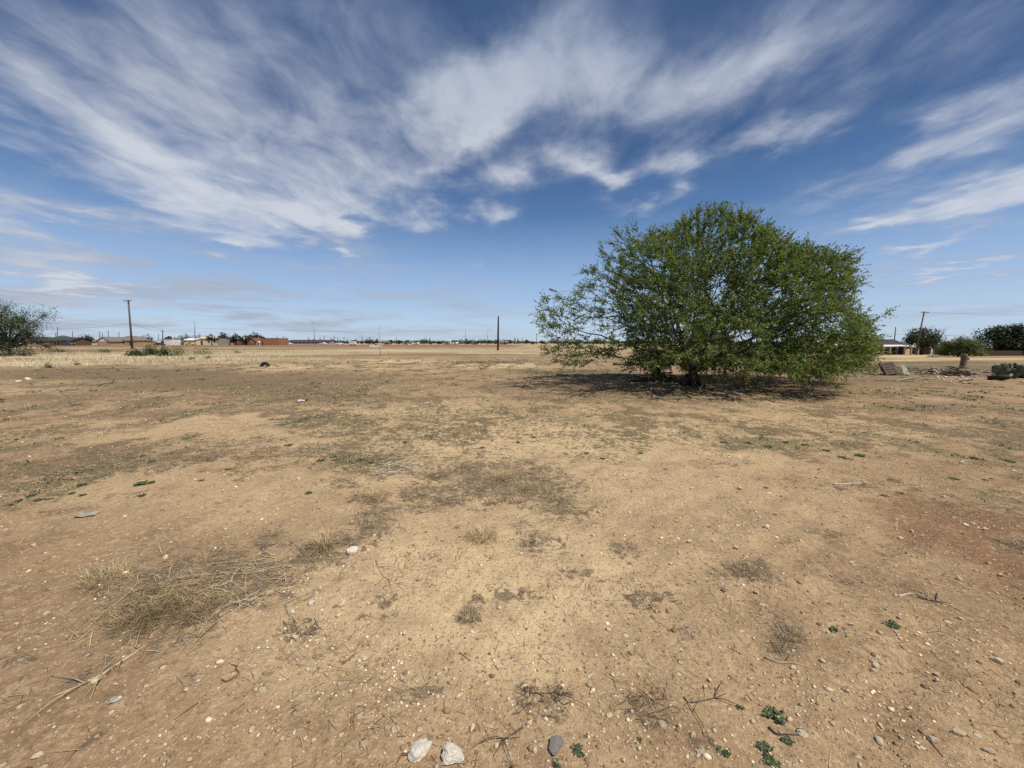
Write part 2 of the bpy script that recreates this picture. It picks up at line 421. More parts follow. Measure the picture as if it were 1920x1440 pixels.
def ground_material():
    m, t, out = new_mat('bare_dirt')
    tc = t.n('ShaderNodeTexCoord'); P = tc.outputs['Object']
    at = lambda k: t.n('ShaderNodeAttribute', attribute_name=k).outputs['Fac']
    nbig = t.noise(P, .35, 4, .6)
    nmid = t.noise(P, 2.2, 6, .65)
    nfine = t.noise(P, 14, 6, .7)
    ngrain = t.noise(P, 90, 3, .7)
    nstr = t.noise(t.vm('MULTIPLY', P, (1.0, 1.6, 1.0)), 6, 5, .7, .6)
    n5p = t.ss(t.noise(P, 4.0, 5, .65), .3, .6)
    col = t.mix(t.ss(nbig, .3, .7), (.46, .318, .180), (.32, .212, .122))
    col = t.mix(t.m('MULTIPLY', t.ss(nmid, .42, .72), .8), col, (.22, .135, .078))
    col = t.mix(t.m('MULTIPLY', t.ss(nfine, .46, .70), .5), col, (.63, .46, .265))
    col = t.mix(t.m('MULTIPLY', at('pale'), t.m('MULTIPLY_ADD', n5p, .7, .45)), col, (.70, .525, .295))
    n5 = t.noise(P, 5.5, 4, .65)
    brk = t.m('ADD', t.m('MULTIPLY', t.ss(nfine, .34, .66), .5), t.m('ADD', t.m('MULTIPLY', t.ss(n5, .34, .66), .3), t.m('MULTIPLY', nmid, .2)))
    def part(mask, lo, hi, amt, colour, c, brkamt=1.0):
        f = t.ss(t.m('ADD', mask, t.m('MULTIPLY', t.m('SUBTRACT', brk, .5), brkamt * 1.15)), lo, hi)
        f = t.m('MULTIPLY', f, t.m('MULTIPLY', t.ss(mask, .02, .2), amt))
        return t.mix(f, c, colour)
    col = part(at('red'), .25, 1.0, .75, (.20, .098, .052), col, .9)
    nband = t.noise(t.vm('MULTIPLY', P, (.03, .16, 1.0)), 1.0, 5, .65)
    strawc = t.mix(t.ss(nband, .38, .62), t.mix(t.ss(nfine, .35, .65), (.72, .60, .38), (.54, .43, .25)), t.mix(t.ss(nfine, .35, .65), (.36, .26, .15), (.24, .19, .10)))
    col = part(at('straw'), .2, .55, .9, strawc, col, .7)
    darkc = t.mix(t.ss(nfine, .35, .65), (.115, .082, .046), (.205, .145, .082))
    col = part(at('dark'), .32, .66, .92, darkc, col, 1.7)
    litc = t.mix(t.ss(nstr, .35, .65), (.105, .08, .052), (.26, .20, .13))
    col = part(at('litter'), .34, .70, .88, litc, col, 2.0)
    grc = t.mix(t.ss(nfine, .35, .65), (.085, .085, .040), (.175, .155, .082))
    col = part(at('green'), .38, .68, .85, grc, col, 1.5)
    npep = t.noise(P, 38, 3, .75)
    col = t.mix(t.m('MULTIPLY', t.ss(npep, .54, .68), .65), col, (.17, .108, .064))
    col = t.mix(t.m('MULTIPLY', t.ss(npep, .45, .32), .55), col, (.64, .49, .30))
    col = t.mix(t.m('MULTIPLY', t.ss(ngrain, .35, .75), .35), col, (.17, .105, .058))
    # small stones set in the crust
    hb = t.m('MULTIPLY', nfine, .6)
    for sc, th, seed in ((26, .30, 0.0), (60, .34, 3.1), (9, .17, 7.7)):
        v = t.n('ShaderNodeTexVoronoi', ins={'Scale': float(sc), 'Vector': t.vm('ADD', P, (seed, seed * .7, 0)), 'Randomness': 1.0})
        sep = t.n('ShaderNodeSeparateColor', ins={0: v.outputs['Color']})
        rad = t.m('MULTIPLY', t.ss(sep.outputs[0], .70, 1.0), th)
        f = t.ss(t.m('SUBTRACT', v.outputs['Distance'], rad), .05, -.01)
        f = t.m('MULTIPLY', f, t.m('GREATER_THAN', sep.outputs[0], .72))
        f = t.m('MULTIPLY', f, t.m('SUBTRACT', 1.0, t.m('MULTIPLY', at('litter'), .7)))
        sc_ = t.mix(sep.outputs[1], (.62, .52, .38), (.42, .31, .20))
        col = t.mix(t.m('MULTIPLY', f, .85), col, sc_)
        hb = t.m('ADD', hb, t.m('MULTIPLY', f, .35))
    hb = t.m('ADD', hb, t.m('MULTIPLY', ngrain, .22))
    hb = t.m('ADD', hb, t.m('MULTIPLY', nmid, .8))
    bn = t.n('ShaderNodeBump', ins={'Height': hb, 'Strength': .9, 'Distance': .035})
    b = t.n('ShaderNodeBsdfPrincipled', ins={'Base Color': col, 'Roughness': .95, 'Specular IOR Level': .1, 'Normal': bn.outputs[0]})
    t.nt.links.new(b.outputs[0], out.inputs[0])
    return m

# ------------------------------------------------------------------ ground sheet
def build_ground():
    fa = np.linspace(-66, 66, 900)
    ba = np.linspace(66, 294, 70)[1:-1]
    az = np.radians(np.concatenate([fa, ba]))
    rr = [0.25]
    while rr[-1] < 5000:
        rr.append(rr[-1] * (1.0125 if rr[-1] > 0.9 else 1.05) + .0)
        if rr[-1] > 260: rr[-1] *= 1.03
    rr = np.array(rr)
    A, R = np.meshgrid(az, rr)
    x = (R * np.sin(A)).ravel(); y = (R * np.cos(A)).ravel()
    z = gz(x, y)
    na, nr = len(az), len(rr)
    V = np.stack([x, y, z], 1)
    V = np.vstack([V, [[0, 0, float(gz(0.0, 0.0))]]])
    i = np.arange(nr - 1)[:, None] * na; j = np.arange(na)[None, :]; j2 = (j + 1) % na
    F = np.stack([i + j, i + j2, i + na + j2, i + na + j], -1).reshape(-1, 4)[:, ::-1]
    o = mesh_np('ground', V, F, ground_material(), smooth=True)
    me = o.data
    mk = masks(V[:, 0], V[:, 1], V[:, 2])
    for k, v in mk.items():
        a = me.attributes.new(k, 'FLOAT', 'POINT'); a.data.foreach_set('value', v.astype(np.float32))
    o['kind'] = 'structure'
    return o
build_ground()

# ------------------------------------------------------------------ scatter helpers
def polar_points(n, r0, r1, a=62, power=1.0):
    r = r0 + (r1 - r0) * RNG.random(n) ** power
    th = np.radians(RNG.uniform(-a, a, n))
    x, y = r * np.sin(th), r * np.cos(th)
    return x, y, r

ICO_V = None
def ico():
    t = (1 + 5 ** .5) / 2
    v = np.array([(-1, t, 0), (1, t, 0), (-1, -t, 0), (1, -t, 0), (0, -1, t), (0, 1, t), (0, -1, -t), (0, 1, -t), (t, 0, -1), (t, 0, 1), (-t, 0, -1), (-t, 0, 1)], float)
    v /= np.linalg.norm(v[0])
    f = np.array([(0, 11, 5), (0, 5, 1), (0, 1, 7), (0, 7, 10), (0, 10, 11), (1, 5, 9), (5, 11, 4), (11, 10, 2), (10, 7, 6), (7, 1, 8), (3, 9, 4), (3, 4, 2), (3, 2, 6), (3, 6, 8), (3, 8, 9), (4, 9, 5), (2, 4, 11), (6, 2, 10), (8, 6, 7), (9, 8, 1)])
    return v, f

def gravel():
    x, y, r = polar_points(190000, 1.0, 17, 60, 1.0)
    x2, y2, r2 = polar_points(40000, 13, 42, 60, 1.0)
    x, y, r = np.concatenate([x, x2]), np.concatenate([y, y2]), np.concatenate([r, r2])
    z = gz(x, y)
    mk = masks(x, y, z)
    px, py = project(x, y, z)
    dens = .10 + .9 * sstep(-.02, .38, fbm(x / .6, y / .6, 131, 4))
    def bl(cx, cy, rx, ry): return np.exp(-((px - cx) / rx) ** 2 - ((py - cy) / ry) ** 2)
    dens = dens + .9 * bl(640, 1200, 160, 120) + .5 * bl(1750, 1280, 250, 160) + .5 * bl(860, 1250, 300, 130) + .5 * bl(1300, 1020, 120, 60)
    dens = dens * (1 - .7 * mk['litter']) * (1 - .5 * mk['green'])
    keep = RNG.random(len(x)) < dens * .6
    x, y, z, r = x[keep], y[keep], z[keep], r[keep]
    n = len(x)
    s = .0024 * np.exp(RNG.normal(0, .55, n)) * (1 + .09 * r)
    s = np.clip(s, .0015, .024)
    v, f = ico()
    V = v[None] * (1 + .35 * RNG.uniform(-1, 1, (n, 12, 1)))
    sc = np.stack([s * RNG.uniform(.8, 1.5, n), s * RNG.uniform(.7, 1.2, n), s * RNG.uniform(.45, .85, n)], 1)
    V = V * sc[:, None, :]
    a = RNG.uniform(0, 2 * PI, n); c, sn = np.cos(a)[:, None], np.sin(a)[:, None]
    X = V[..., 0] * c - V[..., 1] * sn; Y = V[..., 0] * sn + V[..., 1] * c
    P = np.stack([X + x[:, None], Y + y[:, None], V[..., 2] + (z + s * .25)[:, None]], -1).reshape(-1, 3)
    F = (f[None] + (np.arange(n) * 12)[:, None, None]).reshape(-1, 3)
    o = mesh_np('gravel', P, F, M['gravel'])
    o['kind'] = 'stuff'; tag(o, 'loose pale limestone gravel strewn over the bare tan dirt', 'gravel')

def blades(name, x, y, z, length, width, tilt, mat, label, cat, curve=.3, nseg=2, az=None, parent=None, loc=None):
    """thin tapering bent strips; tilt: angle from vertical"""
    n = len(x)
    az = RNG.uniform(0, 2 * PI, n) if az is None else az
    d = np.stack([np.cos(az), np.sin(az)], 1)
    side = np.stack([-np.sin(az), np.cos(az)], 1)
    quads = []
    base = np.stack([x, y, z], 1)
    pts = [base]
    t = tilt.copy()
    p = base.copy()
    for k in range(nseg):
        st = length / nseg
        p = p + np.stack([d[:, 0] * np.sin(t) * st, d[:, 1] * np.sin(t) * st, np.cos(t) * st], 1)
        pts.append(p.copy())
        t = np.clip(t + curve * RNG.uniform(.2, 1.4, n), 0, 2.4)
    S = np.stack([side[:, 0], side[:, 1], np.zeros(n)], 1)
    wv = np.linspace(1, .35, nseg + 1)
    L = [pts[k] - S * (width * wv[k] / 2)[:, None] for k in range(nseg + 1)]
    R = [pts[k] + S * (width * wv[k] / 2)[:, None] for k in range(nseg + 1)]
    V = np.stack(sum([[L[k], R[k]] for k in range(nseg + 1)], []), 1)  # n, 2(nseg+1), 3
    k2 = 2 * (nseg + 1)
    F = np.concatenate([np.stack([np.arange(n) * k2 + 2 * k, np.arange(n) * k2 + 2 * k + 1, np.arange(n) * k2 + 2 * k + 3, np.arange(n) * k2 + 2 * k + 2], 1) for k in range(nseg)])
    o = mesh_np(name, V.reshape(-1, 3), F, mat, parent)
    if loc is not None: o.location = loc
    if label: tag(o, label, cat)
    return o

def dead_litter():
    x, y, r = polar_points(330000, 1.0, 16, 60, 1.0)
    z = gz(x, y); mk = masks(x, y, z)
    clump = sstep(-.15, .25, fbm(x / .25, y / .25, 141, 3))
    p = np.clip(mk['litter'] * 1.25 - .22, 0, 1) * (.25 + .75 * clump) + .18 * np.clip(mk['dark'] - .35, 0, 1) * (r < 9) + .085 * sstep(-.12, .3, fbm(x / .6, y / .6, 151, 2))
    keep = RNG.random(len(x)) < p
    x, y, z, r = x[keep], y[keep], z[keep], r[keep]
    n = len(x)
    L = RNG.uniform(.03, .10, n) * (1 + .03 * r); wd = RNG.uniform(.0012, .003, n) * (1 + .14 * r)
    o = blades('dead_grass_litter', x, y, z + .002, L, wd, RNG.uniform(1.05, 1.6, n), M['litter'], 'grey-brown dead grass stems lying in mats on the dirt', 'dead grass', .12, 2)
    o['kind'] = 'stuff'
    k = RNG.random(n) < .22
    o = blades('straw_litter', x[k] + .01, y[k], z[k] + .006, L[k] * 1.3, wd[k] * .9, RNG.uniform(.8, 1.55, int(k.sum())), M['straw'], 'pale straw stems mixed through the dead grass mats', 'straw', .25, 2)
    o['kind'] = 'stuff'
def clods():
    x, y, r = polar_points(60000, 1.0, 14, 60, 1.0)
    z = gz(x, y)
    keep = RNG.random(len(x)) < .35 + .65 * sstep(-.1, .3, fbm(x / .5, y / .5, 231, 3))
    x, y, z, r = x[keep], y[keep], z[keep], r[keep]; n = len(x)
    s_ = np.clip(.0032 * np.exp(RNG.normal(0, .5, n)) * (1 + .06 * r), .002, .018)
    v, f = ico()
    V = v[None] * (1 + .4 * RNG.uniform(-1, 1, (n, 12, 1))) * np.stack([s_ * 1.2, s_, s_ * .7], 1)[:, None, :]
    P = V + np.stack([x, y, z + s_ * .1], 1)[:, None, :]
    o = mesh_np('dirt_clods', P.reshape(-1, 3), (f[None] + (np.arange(n) * 12)[:, None, None]).reshape(-1, 3), M['clod'])
    o['kind'] = 'stuff'; tag(o, 'crumbs and clods of tan soil covering the dirt', 'soil clods')
clods()
dead_litter()
gravel()

def straw_field():
    n0 = 170000
    r = np.exp(RNG.uniform(math.log(18), math.log(84), n0))
    th = np.radians(RNG.uniform(-60, 22, n0))
    x, y = r * np.sin(th), r * np.cos(th)
    z = gz(x, y); mk = masks(x, y, z)
    cl = sstep(-.2, .3, fbm(x / 2.5, y / 2.5, 161, 3))
    px, py = project(x, y, z)
    leftp = 1 - sstep(430, 680, px)
    keep = RNG.random(n0) < np.clip(mk['straw'] - .2, 0, 1) * (.25 + .75 * cl) * (.25 + .75 * leftp)
    x, y, z, r, leftp = x[keep], y[keep], z[keep], r[keep], leftp[keep]
    n = len(x)
    L = RNG.uniform(.12, .38, n) * (.4 + .6 * leftp); wd = .00035 * r * RNG.uniform(.6, 1.4, n) + .003
    o = blades('dry_grass', x, y, z - .01, L, wd, RNG.uniform(0.1, .9, n), M['strawpale'], 'pale dry grass standing at the back of the lot', 'dry grass', .35, 2)
    o['kind'] = 'stuff'
straw_field()

def leaf_quads(c, size, up=.5, aspect=.6):
    """diamond leaves at centres c (n,3) with lengths size (n)"""
    n = len(c)
    d = RNG.normal(size=(n, 3)); d[:, 2] *= .6
    d /= np.linalg.norm(d, axis=1)[:, None] + 1e-9
    nrm = RNG.normal(size=(n, 3)); nrm[:, 2] += up * 2
    s = np.cross(d, nrm); s /= np.linalg.norm(s, axis=1)[:, None] + 1e-9
    a = c - d * (size / 2)[:, None]; b = c + d * (size / 2)[:, None]
    w = s * (size * aspect / 2)[:, None]
    m = c - d * (size * .06)[:, None]
    return np.stack([a, m - w, b, m + w], 1)

def green_cover():
    x, y, r = polar_points(95000, 4.0, 34, 58, 1.0)
    z = gz(x, y); mk = masks(x, y, z)
    cl = sstep(.0, .35, fbm(x / .5, y / .6, 171, 3))
    p = np.clip(mk['green'] * 1.1 - .18, 0, 1) * (.12 + .88 * cl) * .8
    keep = RNG.random(len(x)) < p
    x, y, z, r = x[keep], y[keep], z[keep], r[keep]
    k = 6
    n = len(x)
    rad = RNG.uniform(.012, .05, n)
    c = np.stack([np.repeat(x, k) + RNG.normal(0, 1, n * k) * np.repeat(rad, k), np.repeat(y, k) + RNG.normal(0, 1, n * k) * np.repeat(rad, k),
                  np.repeat(z, k) + np.abs(RNG.normal(0, 1, n * k)) * np.repeat(rad, k) * .45 + .008], 1)
    q = leaf_quads(c, np.repeat(.010 + .0020 * r, k) * RNG.uniform(.7, 1.4, n * k), .8)
    o = quads_mesh('ground_cover', q.reshape(-1, 3), 4, M['weeddull'])
    o['kind'] = 'stuff'; tag(o, 'low dull green weeds creeping over the dirt', 'ground cover')
green_cover()

# ------------------------------------------------------------------ stones
def stone_mesh(seed, flat=.6, sub=3, rough=.22):
    v, f = ico()
    V = [tuple(p) for p in v]; F = [tuple(q) for q in f]
    for _ in range(sub):
        mid = {}; NF = []
        def mp(a, b):
            k = (min(a, b), max(a, b))
            if k not in mid:
                p = Vector(V[a]) + Vector(V[b]); p.normalize(); V.append(tuple(p)); mid[k] = len(V) - 1
            return mid[k]
        for a, b, c in F:
            ab, bc, ca = mp(a, b), mp(b, c), mp(c, a)
            NF += [(a, ab, ca), (b, bc, ab), (c, ca, bc), (ab, bc, ca)]
        F = NF
    A = np.array(V)
    rs = np.random.default_rng(seed)
    for _ in range(11):     # chop planes for an angular look
        nrm = rs.normal(size=3); nrm /= np.linalg.norm(nrm)
        d = rs.uniform(.45, .85)
        h = A @ nrm - d
        A = A - np.where(h > 0, h, 0)[:, None] * nrm * .85
    o1 = rs.uniform(0, 50)
    A = A * (1 + rough * .35 * (fbm(A[:, 0] * 1.7 + o1, A[:, 1] * 1.7 + A[:, 2], seed, 3)[:, None] + fbm(A[:, 2] * 3 + o1, A[:, 0] * 3 - A[:, 1], seed + 5, 2)[:, None] * .5))
    A[:, 2] *= flat; A[:, 1] *= rs.uniform(.7, .95)
    me = bpy.data.meshes.new('stone')
    me.from_pydata([tuple(p) for p in A], [], F); me.update()
    if sub < 3: me.polygons.foreach_set('use_smooth', [False] * len(me.polygons))
    return me

STONES = [stone_mesh(100 + i, .45 + .08 * i, 3, .5) for i in range(5)]
def put_stone(name, label, px, py, wpx, mat, var=0, rz=0.0, cat='stone', group=None, sink=.2, me=None, asp=1.0, loc=None):
    p = G(px, py) if loc is None else loc
    d = p.y * CP - (p.z - EYE) * SP
    s = wpx / FPX * d / 2
    me = (me or STONES[var % len(STONES)]).copy() if me is None else me
    if not me.materials: me.materials.append(mat)
    o = link(bpy.data.objects.new(name, me))
    hz = max(v.co.z for v in me.vertices)
    o.location = (p.x, p.y, p.z + s * hz * (1 - 2 * sink))
    o.scale = (s, s * asp, s); o.rotation_euler = (0, 0, rz)
    return tag(o, label, cat, group)

BIG = [stone_mesh(300 + i, .42, 4, .75) for i in range(3)]
put_stone('stone', 'chalky white rough rock half buried beside a notched pale rock, the one standing more upright', 790, 1412, 52, M['stonewhite'], rz=.9, me=BIG[0], asp=1.0)
put_stone('stone', 'chalky pale rock with a dirt filled notch lying next to the other white rock', 846, 1422, 58, M['stonewhite'], rz=.2, me=BIG[1])
put_stone('stone', 'dark grey speckled angular rock with green weeds growing against it', 1042, 1402, 40, M['stonegrey'], rz=1.1, me=BIG[2])
put_stone('stone', 'white rock among dead grass litter below a straw tussock, with twigs beside it', 664, 1037, 26, M['stonewhite'], 4, .3, asp=1.0, sink=.1)
put_stone('stone', 'cream oval stone sitting alone on bare dirt above the pair of chalky rocks', 885, 1366, 18, M['stone'], 2, 1.3, asp=.7)
put_stone('stone', 'cream stone with a flat face lying just above the dark grey rock', 993, 1358, 17, M['stone'], 3, .5, asp=.8)
put_stone('stone', 'cream rounded stone lying beside a scrubby twig patch near a small green weed', 1143, 1342, 16, M['stone'], 0, 1.5)
put_stone('stone', 'small pale stone beside the paired stones at the tip of a long dry stalk', 192, 1270, 11, M['stone'], 1, .2)
put_stone('stone', 'larger pale stone touching the tip of a long dry stalk', 180, 1278, 14, M['stone'], 4, .9)
put_stone('stone', 'pale oval stone alone on brown dirt far from any twig', 74, 1418, 20, M['stone'], 2, .6, asp=.7)
put_stone('stone', 'small chalk stone near the end of the tangled dry branches', 583, 1133, 14, M['stonewhite'], 3, .4)
put_stone('stone', 'pale stone in a gravelly strip past the end of the big brush tangle', 634, 1155, 17, M['stone'], 0, .3)
put_stone('stone', 'brown-grey cracked stone casting a shadow on bare dirt near the green weeds', 1648, 1392, 20, M['stone'], 1, 1.0)
put_stone('stone', 'tan elongated stone at the end of a thin dark root', 1748, 1390, 22, M['stone'], 3, -.6, asp=.6)
put_stone('stone', 'long pale flat stone on rutted dirt, the upper of two alike', 1800, 1378, 24, M['stone'], 4, -.4, asp=.5)
put_stone('stone', 'long pale stone near the lower edge of the rutted gravelly dirt', 1855, 1410, 20, M['stone'], 2, -.5, asp=.6)
put_stone('stone', 'broad pale slab of stone bedded in rutted gravelly dirt', 1868, 1240, 30, M['stone'], 0, -.5, asp=.55)
put_stone('stone', 'pale angular stone sitting between rusty soil and a curved pale twig', 1640, 1248, 17, M['stone'], 1, .4)
put_stone('stone', 'cream stone pressed against the underside of a broken twig', 1486, 1252, 12, M['stone'], 2, .3)
put_stone('stone', 'flat white slab lying on bare dirt near the strip of dry grass', 52, 713, 17, M['stonewhite'], 0, .1, asp=.6, sink=.15)
put_stone('stone', 'smaller white stone beside the flat white slab near the dry grass', 34, 716, 9, M['stonewhite'], 1, .6, asp=.7, sink=.15)
put_stone('stone', 'white chalk stone among broken boards of the debris heap', 1818, 705, 8, M['stonewhite'], 2, .3, sink=.1)
put_stone('stone', 'pale stone on tan dirt with a small shadowed hollow beside it', 1437, 990, 14, M['stonewhite'], 3, .1)
put_stone('stone', 'pale stone lying at the edge of the rust coloured soil', 1688, 1010, 10, M['stone'], 4, .1)

# pebbles alike enough that nothing tells them apart
PEB = [stone_mesh(500 + i, .65 + .06 * i, 2, .5) for i in range(6)]
for me in PEB: me.materials.append(M['stone'] if random.random() < .6 else M['stonewhite'])
def pebbles():
    n = 0
    spots = [(1665, 1240), (1690, 1160), (1595, 1170), (1555, 1185), (1720, 1190), (1680, 1185), (1405, 1275), (1420, 1110), (1330, 1275), (1325, 1290), (1760, 1265), (1758, 1276), (1820, 1350), (1540, 1240),
             (1130, 1300), (1112, 1303), (1126, 1316), (1000, 1408), (1200, 1402), (1310, 1420), (960, 1415), (834, 1255), (755, 1187), (678, 1258), (718, 1275), (936, 1254), (1008, 1260), (1090, 1255), (1233, 1150),
             (555, 1200), (480, 1298), (490, 1330), (372, 1276), (345, 1293), (220, 1285), (210, 1388), (352, 1423), (505, 1368), (550, 1375), (470, 1370), (575, 1385), (590, 1391), (40, 1330), (30, 1168), (92, 1155),
             (60, 1025), (150, 1025), (312, 1050), (320, 1017), (350, 972), (430, 1008), (560, 900), (500, 940), (600, 1105), (660, 1120), (640, 1135), (545, 1150), (1300, 920), (1390, 917), (1530, 895), (1770, 930),
             (1800, 870), (1850, 995), (1710, 1000), (1880, 1078), (1800, 1090), (1620, 905), (1120, 960), (1110, 1005), (1290, 1020), (1380, 1030), (1340, 1015), (1260, 1060), (1560, 1080), (1600, 1060), (1500, 1370),
             (1460, 1345), (1270, 1365), (1210, 1360), (1890, 1395), (1900, 1300), (1840, 1320), (1700, 1330), (1590, 1300), (1560, 1330), (700, 1340), (640, 1380), (760, 1360), (690, 1420), (930, 1400), (1170, 1425)]
    for (px, py) in spots:
        px += random.uniform(-4, 4); py += random.uniform(-3, 3)
        put_stone('pebble', 'small pale limestone pebble lying loose on the near bare dirt', px, py, random.uniform(6, 11.5), None, cat='pebble', group='pale pebbles scattered over the near dirt',
                  rz=random.uniform(0, 6), me=PEB[n % 6], asp=random.uniform(.65, 1), sink=.13)
        n += 1
pebbles()

# ------------------------------------------------------------------ green weeds (each its own plant)
def weed_mesh(seed, nl, spread, height, leaf):
    rs = np.random.default_rng(seed)
    c = []
    stems = max(5, nl // 9)
    for s in range(stems):
        a = rs.uniform(0, 2 * PI); rr = spread * rs.uniform(.25, 1)
        h = height * rs.uniform(.5, 1)
        for k in range(nl // stems):
            t = rs.uniform(.0, 1)
            c.append((math.cos(a) * rr * t + rs.normal(0, .13) * spread, math.sin(a) * rr * t + rs.normal(0, .13) * spread, h * t * (1.2 - .5 * t) + rs.normal(0, .05) * height + .01 * spread))
    c = np.array(c); c[:, 2] = np.maximum(c[:, 2], .02 * spread)
    for _ in range(3):
        dd = np.linalg.norm(c[:, None] - c[None], axis=2) + np.eye(len(c)) * 9
        c = c[(np.sort(dd, axis=1)[:, 2] < .20) & (np.hypot(c[:, 0], c[:, 1]) < 1.05)]
    return leaf_quads(c, leaf * rs.uniform(.6, 1.3, len(c)), .9, .5)
WEEDS = []
for i in range(5):
    o = quads_mesh('green_weed', weed_mesh(700 + i, 150 + 30 * i, 1.0, .55, .30).reshape(-1, 3), 4, M['weedleaf'])
    WEEDS.append(o.data); bpy.data.objects.remove(o)
def put_weed(px, py, wpx, label, group=None, hz=1.0):
    p = G(px, py); d = p.y * CP - (p.z - EYE) * SP
    s = wpx / FPX * d / 2 * 1.1; hz *= .75
    o = link(bpy.data.objects.new('green_weed', random.choice(WEEDS)))
    o.location = (p.x, p.y, p.z - .002); o.scale = (s, s, s * hz); o.rotation_euler = (0, 0, random.uniform(0, 6))
    return tag(o, label, 'weed', group)
put_weed(1446, 1342, 60, 'broadest bushy green weed on the near dirt with a pebble at its edge')
put_weed(1388, 1327, 24, 'small green weed with a pale pebble just under it, beside the broadest bushy weed')
put_weed(1475, 1390, 34, 'pale green weed pierced by a dark curved twig')
put_weed(1436, 1405, 36, 'upright narrow green weed, the upper half of a long double plant')
put_weed(1444, 1428, 34, 'lower half of the long double green plant at the lower picture edge')
put_weed(1356, 1412, 40, 'spiky green weed standing apart from the long double plant, with a stone at its edge')
put_weed(1086, 1412, 42, 'leafy green weed with broad leaves growing beside the dark grey rock')
put_weed(1042, 1432, 30, 'green weed growing just under the dark grey rock')
put_weed(1099, 1381, 17, 'tiny green weed above the leafy weed by the dark grey rock')
put_weed(1199, 1387, 15, 'tiny green weed above a cream pebble and away from rocks')
put_weed(577, 1355, 14, 'tiny green sprout alone in stony brown dirt')
put_weed(1563, 1182, 28, 'dull green weed close to a pebble with another weed to one side')
put_weed(1672, 1172, 30, 'dull green weed with white pebble beneath it at the edge of rutted soil')
put_weed(1000, 1017, 22, 'bright green weed on top of a little dead grass clump')
put_weed(1437, 915, 14, 'small dark green weed alone on the tan dirt past the pale stick')
put_weed(376, 902, 18, 'lone dark green weed on open tan dirt')
put_weed(578, 925, 18, 'flat dark green weed between bare dirt and a straw tussock')
put_weed(266, 908, 30, 'larger dark green weed of a close pair, with a white pebble under it')
put_weed(285, 905, 20, 'smaller dark green weed growing against the larger one of a close pair')
put_weed(266, 930, 18, 'round dark green weed just below a close pair of weeds')
put_weed(152, 910, 26, 'dark green weed at the edge of a litter mat, uppermost of its cluster')
put_weed(133, 926, 18, 'small dark green weed of the two under the litter mat, the farther from the pair')
put_weed(155, 929, 18, 'small dark green weed of the two under the litter mat, nearer the close pair')
for (px, py, w) in [(58, 930, 24), (35, 940, 20), (20, 947, 16), (72, 938, 20), (90, 937, 14)]:
    put_weed(px, py, w, 'dark green weed in the loose row along the dirt at the frame edge', 'dark weeds in a loose row on the dirt')
for (px, py, w) in [(1405, 832, 26), (1440, 838, 24), (1470, 830, 22), (1360, 830, 22), (1510, 835, 24), (1575, 858, 24), (1615, 855, 26), (1550, 845, 20), (1670, 900, 18), (1790, 898, 20), (1850, 900, 14),
                    (600, 865, 26), (625, 858, 22), (680, 862, 26), (700, 868, 20), (655, 855, 18), (545, 835, 22), (425, 880, 16), (430, 880, 18), (270, 855, 18), (290, 865, 16), (1130, 860, 18), (1100, 850, 18),
                    (1200, 850, 14), (970, 830, 18), (905, 840, 16), (1000, 820, 18), (870, 830, 16), (760, 830, 18), (1250, 880, 12), (1660, 930, 18), (1690, 925, 22), (1455, 965, 12), (1830, 860, 26), (1890, 865, 26)]:
    put_weed(px + random.uniform(-3, 3), py, w, 'low green weed in the scattered patch across the middle of the lot', 'low weeds scattered across the middle of the lot', .6)

# ------------------------------------------------------------------ straw tussocks and brush
def tussock(px, py, wpx, h, label, n=420, mat='straw', lean=.9, name='straw_tussock', cat='dry grass tussock', flat=1.0, bl=1.0):
    p = G(px, py); d = p.y * CP - (p.z - EYE) * SP
    R = wpx / FPX * d / 2
    a = RNG.uniform(0, 2 * PI, n); rr = R * .75 * np.sqrt(RNG.random(n))
    x, y = rr * np.cos(a), rr * np.sin(a) * flat
    z = gz(x + p.x, y + p.y) - p.z - .004
    L = h * RNG.uniform(.5, 1.25, n)
    tl = RNG.uniform(.15, 1.3, n) * lean
    az = a + RNG.normal(0, .8, n)
    return blades(name, x, y, z, L * .9, np.full(n, .0026 * bl) * RNG.uniform(.6, 1.4, n), tl, M[mat], label, cat, .55, 3, az, None, p)
tussock(200, 1082, 100, .095, 'straw tussock leaning low with a twig through it, above the big brush tangle', 420, lean=1.1)
tussock(606, 1020, 62, .11, 'round springy straw tussock casting a dark shadow next to the white rock', 420)
tussock(905, 1004, 66, .11, 'grey-brown straw tussock alone on smooth bare dirt', 420)
tussock(700, 932, 62, .10, 'golden straw tussock beside the long litter mat, past the bare dirt', 380)
tussock(820, 892, 40, .09, 'short dark straw tuft at the edge of the small red soil mound', 260, 'litter')
tussock(938, 895, 74, .13, 'taller golden straw tussock standing in the wide litter mat', 480)
tussock(985, 912, 60, .09, 'lower straw tuft beside the taller golden tussock in the wide litter mat', 320)
tussock(968, 940, 28, .06, 'tiny pale straw tuft on the near edge of the wide litter mat', 140)
tussock(880, 1157, 40, .07, 'dull thin tuft of stems with a stray twig, on stony bare dirt', 160, 'litter')
tussock(1395, 1072, 70, .05, 'dark flattened tuft spread on pale stony dirt', 420, 'litter', 1.4)
tussock(1475, 1190, 56, .05, 'dark thin flattened tuft on dirt above the broken twig', 260, 'litter', 1.4)
tussock(1165, 1032, 40, .04, 'small grey flattened tuft on sandy dirt past the lone grey-brown tussock', 150, 'litter', 1.4)
tussock(1898, 1022, 40, .08, 'dark tuft rooted in the rust coloured soil', 200, 'litter', 1.2)
tussock(500, 1018, 50, .05, 'flattened grey tuft between the lone weeds and the round springy tussock', 220, 'litter', 1.4)

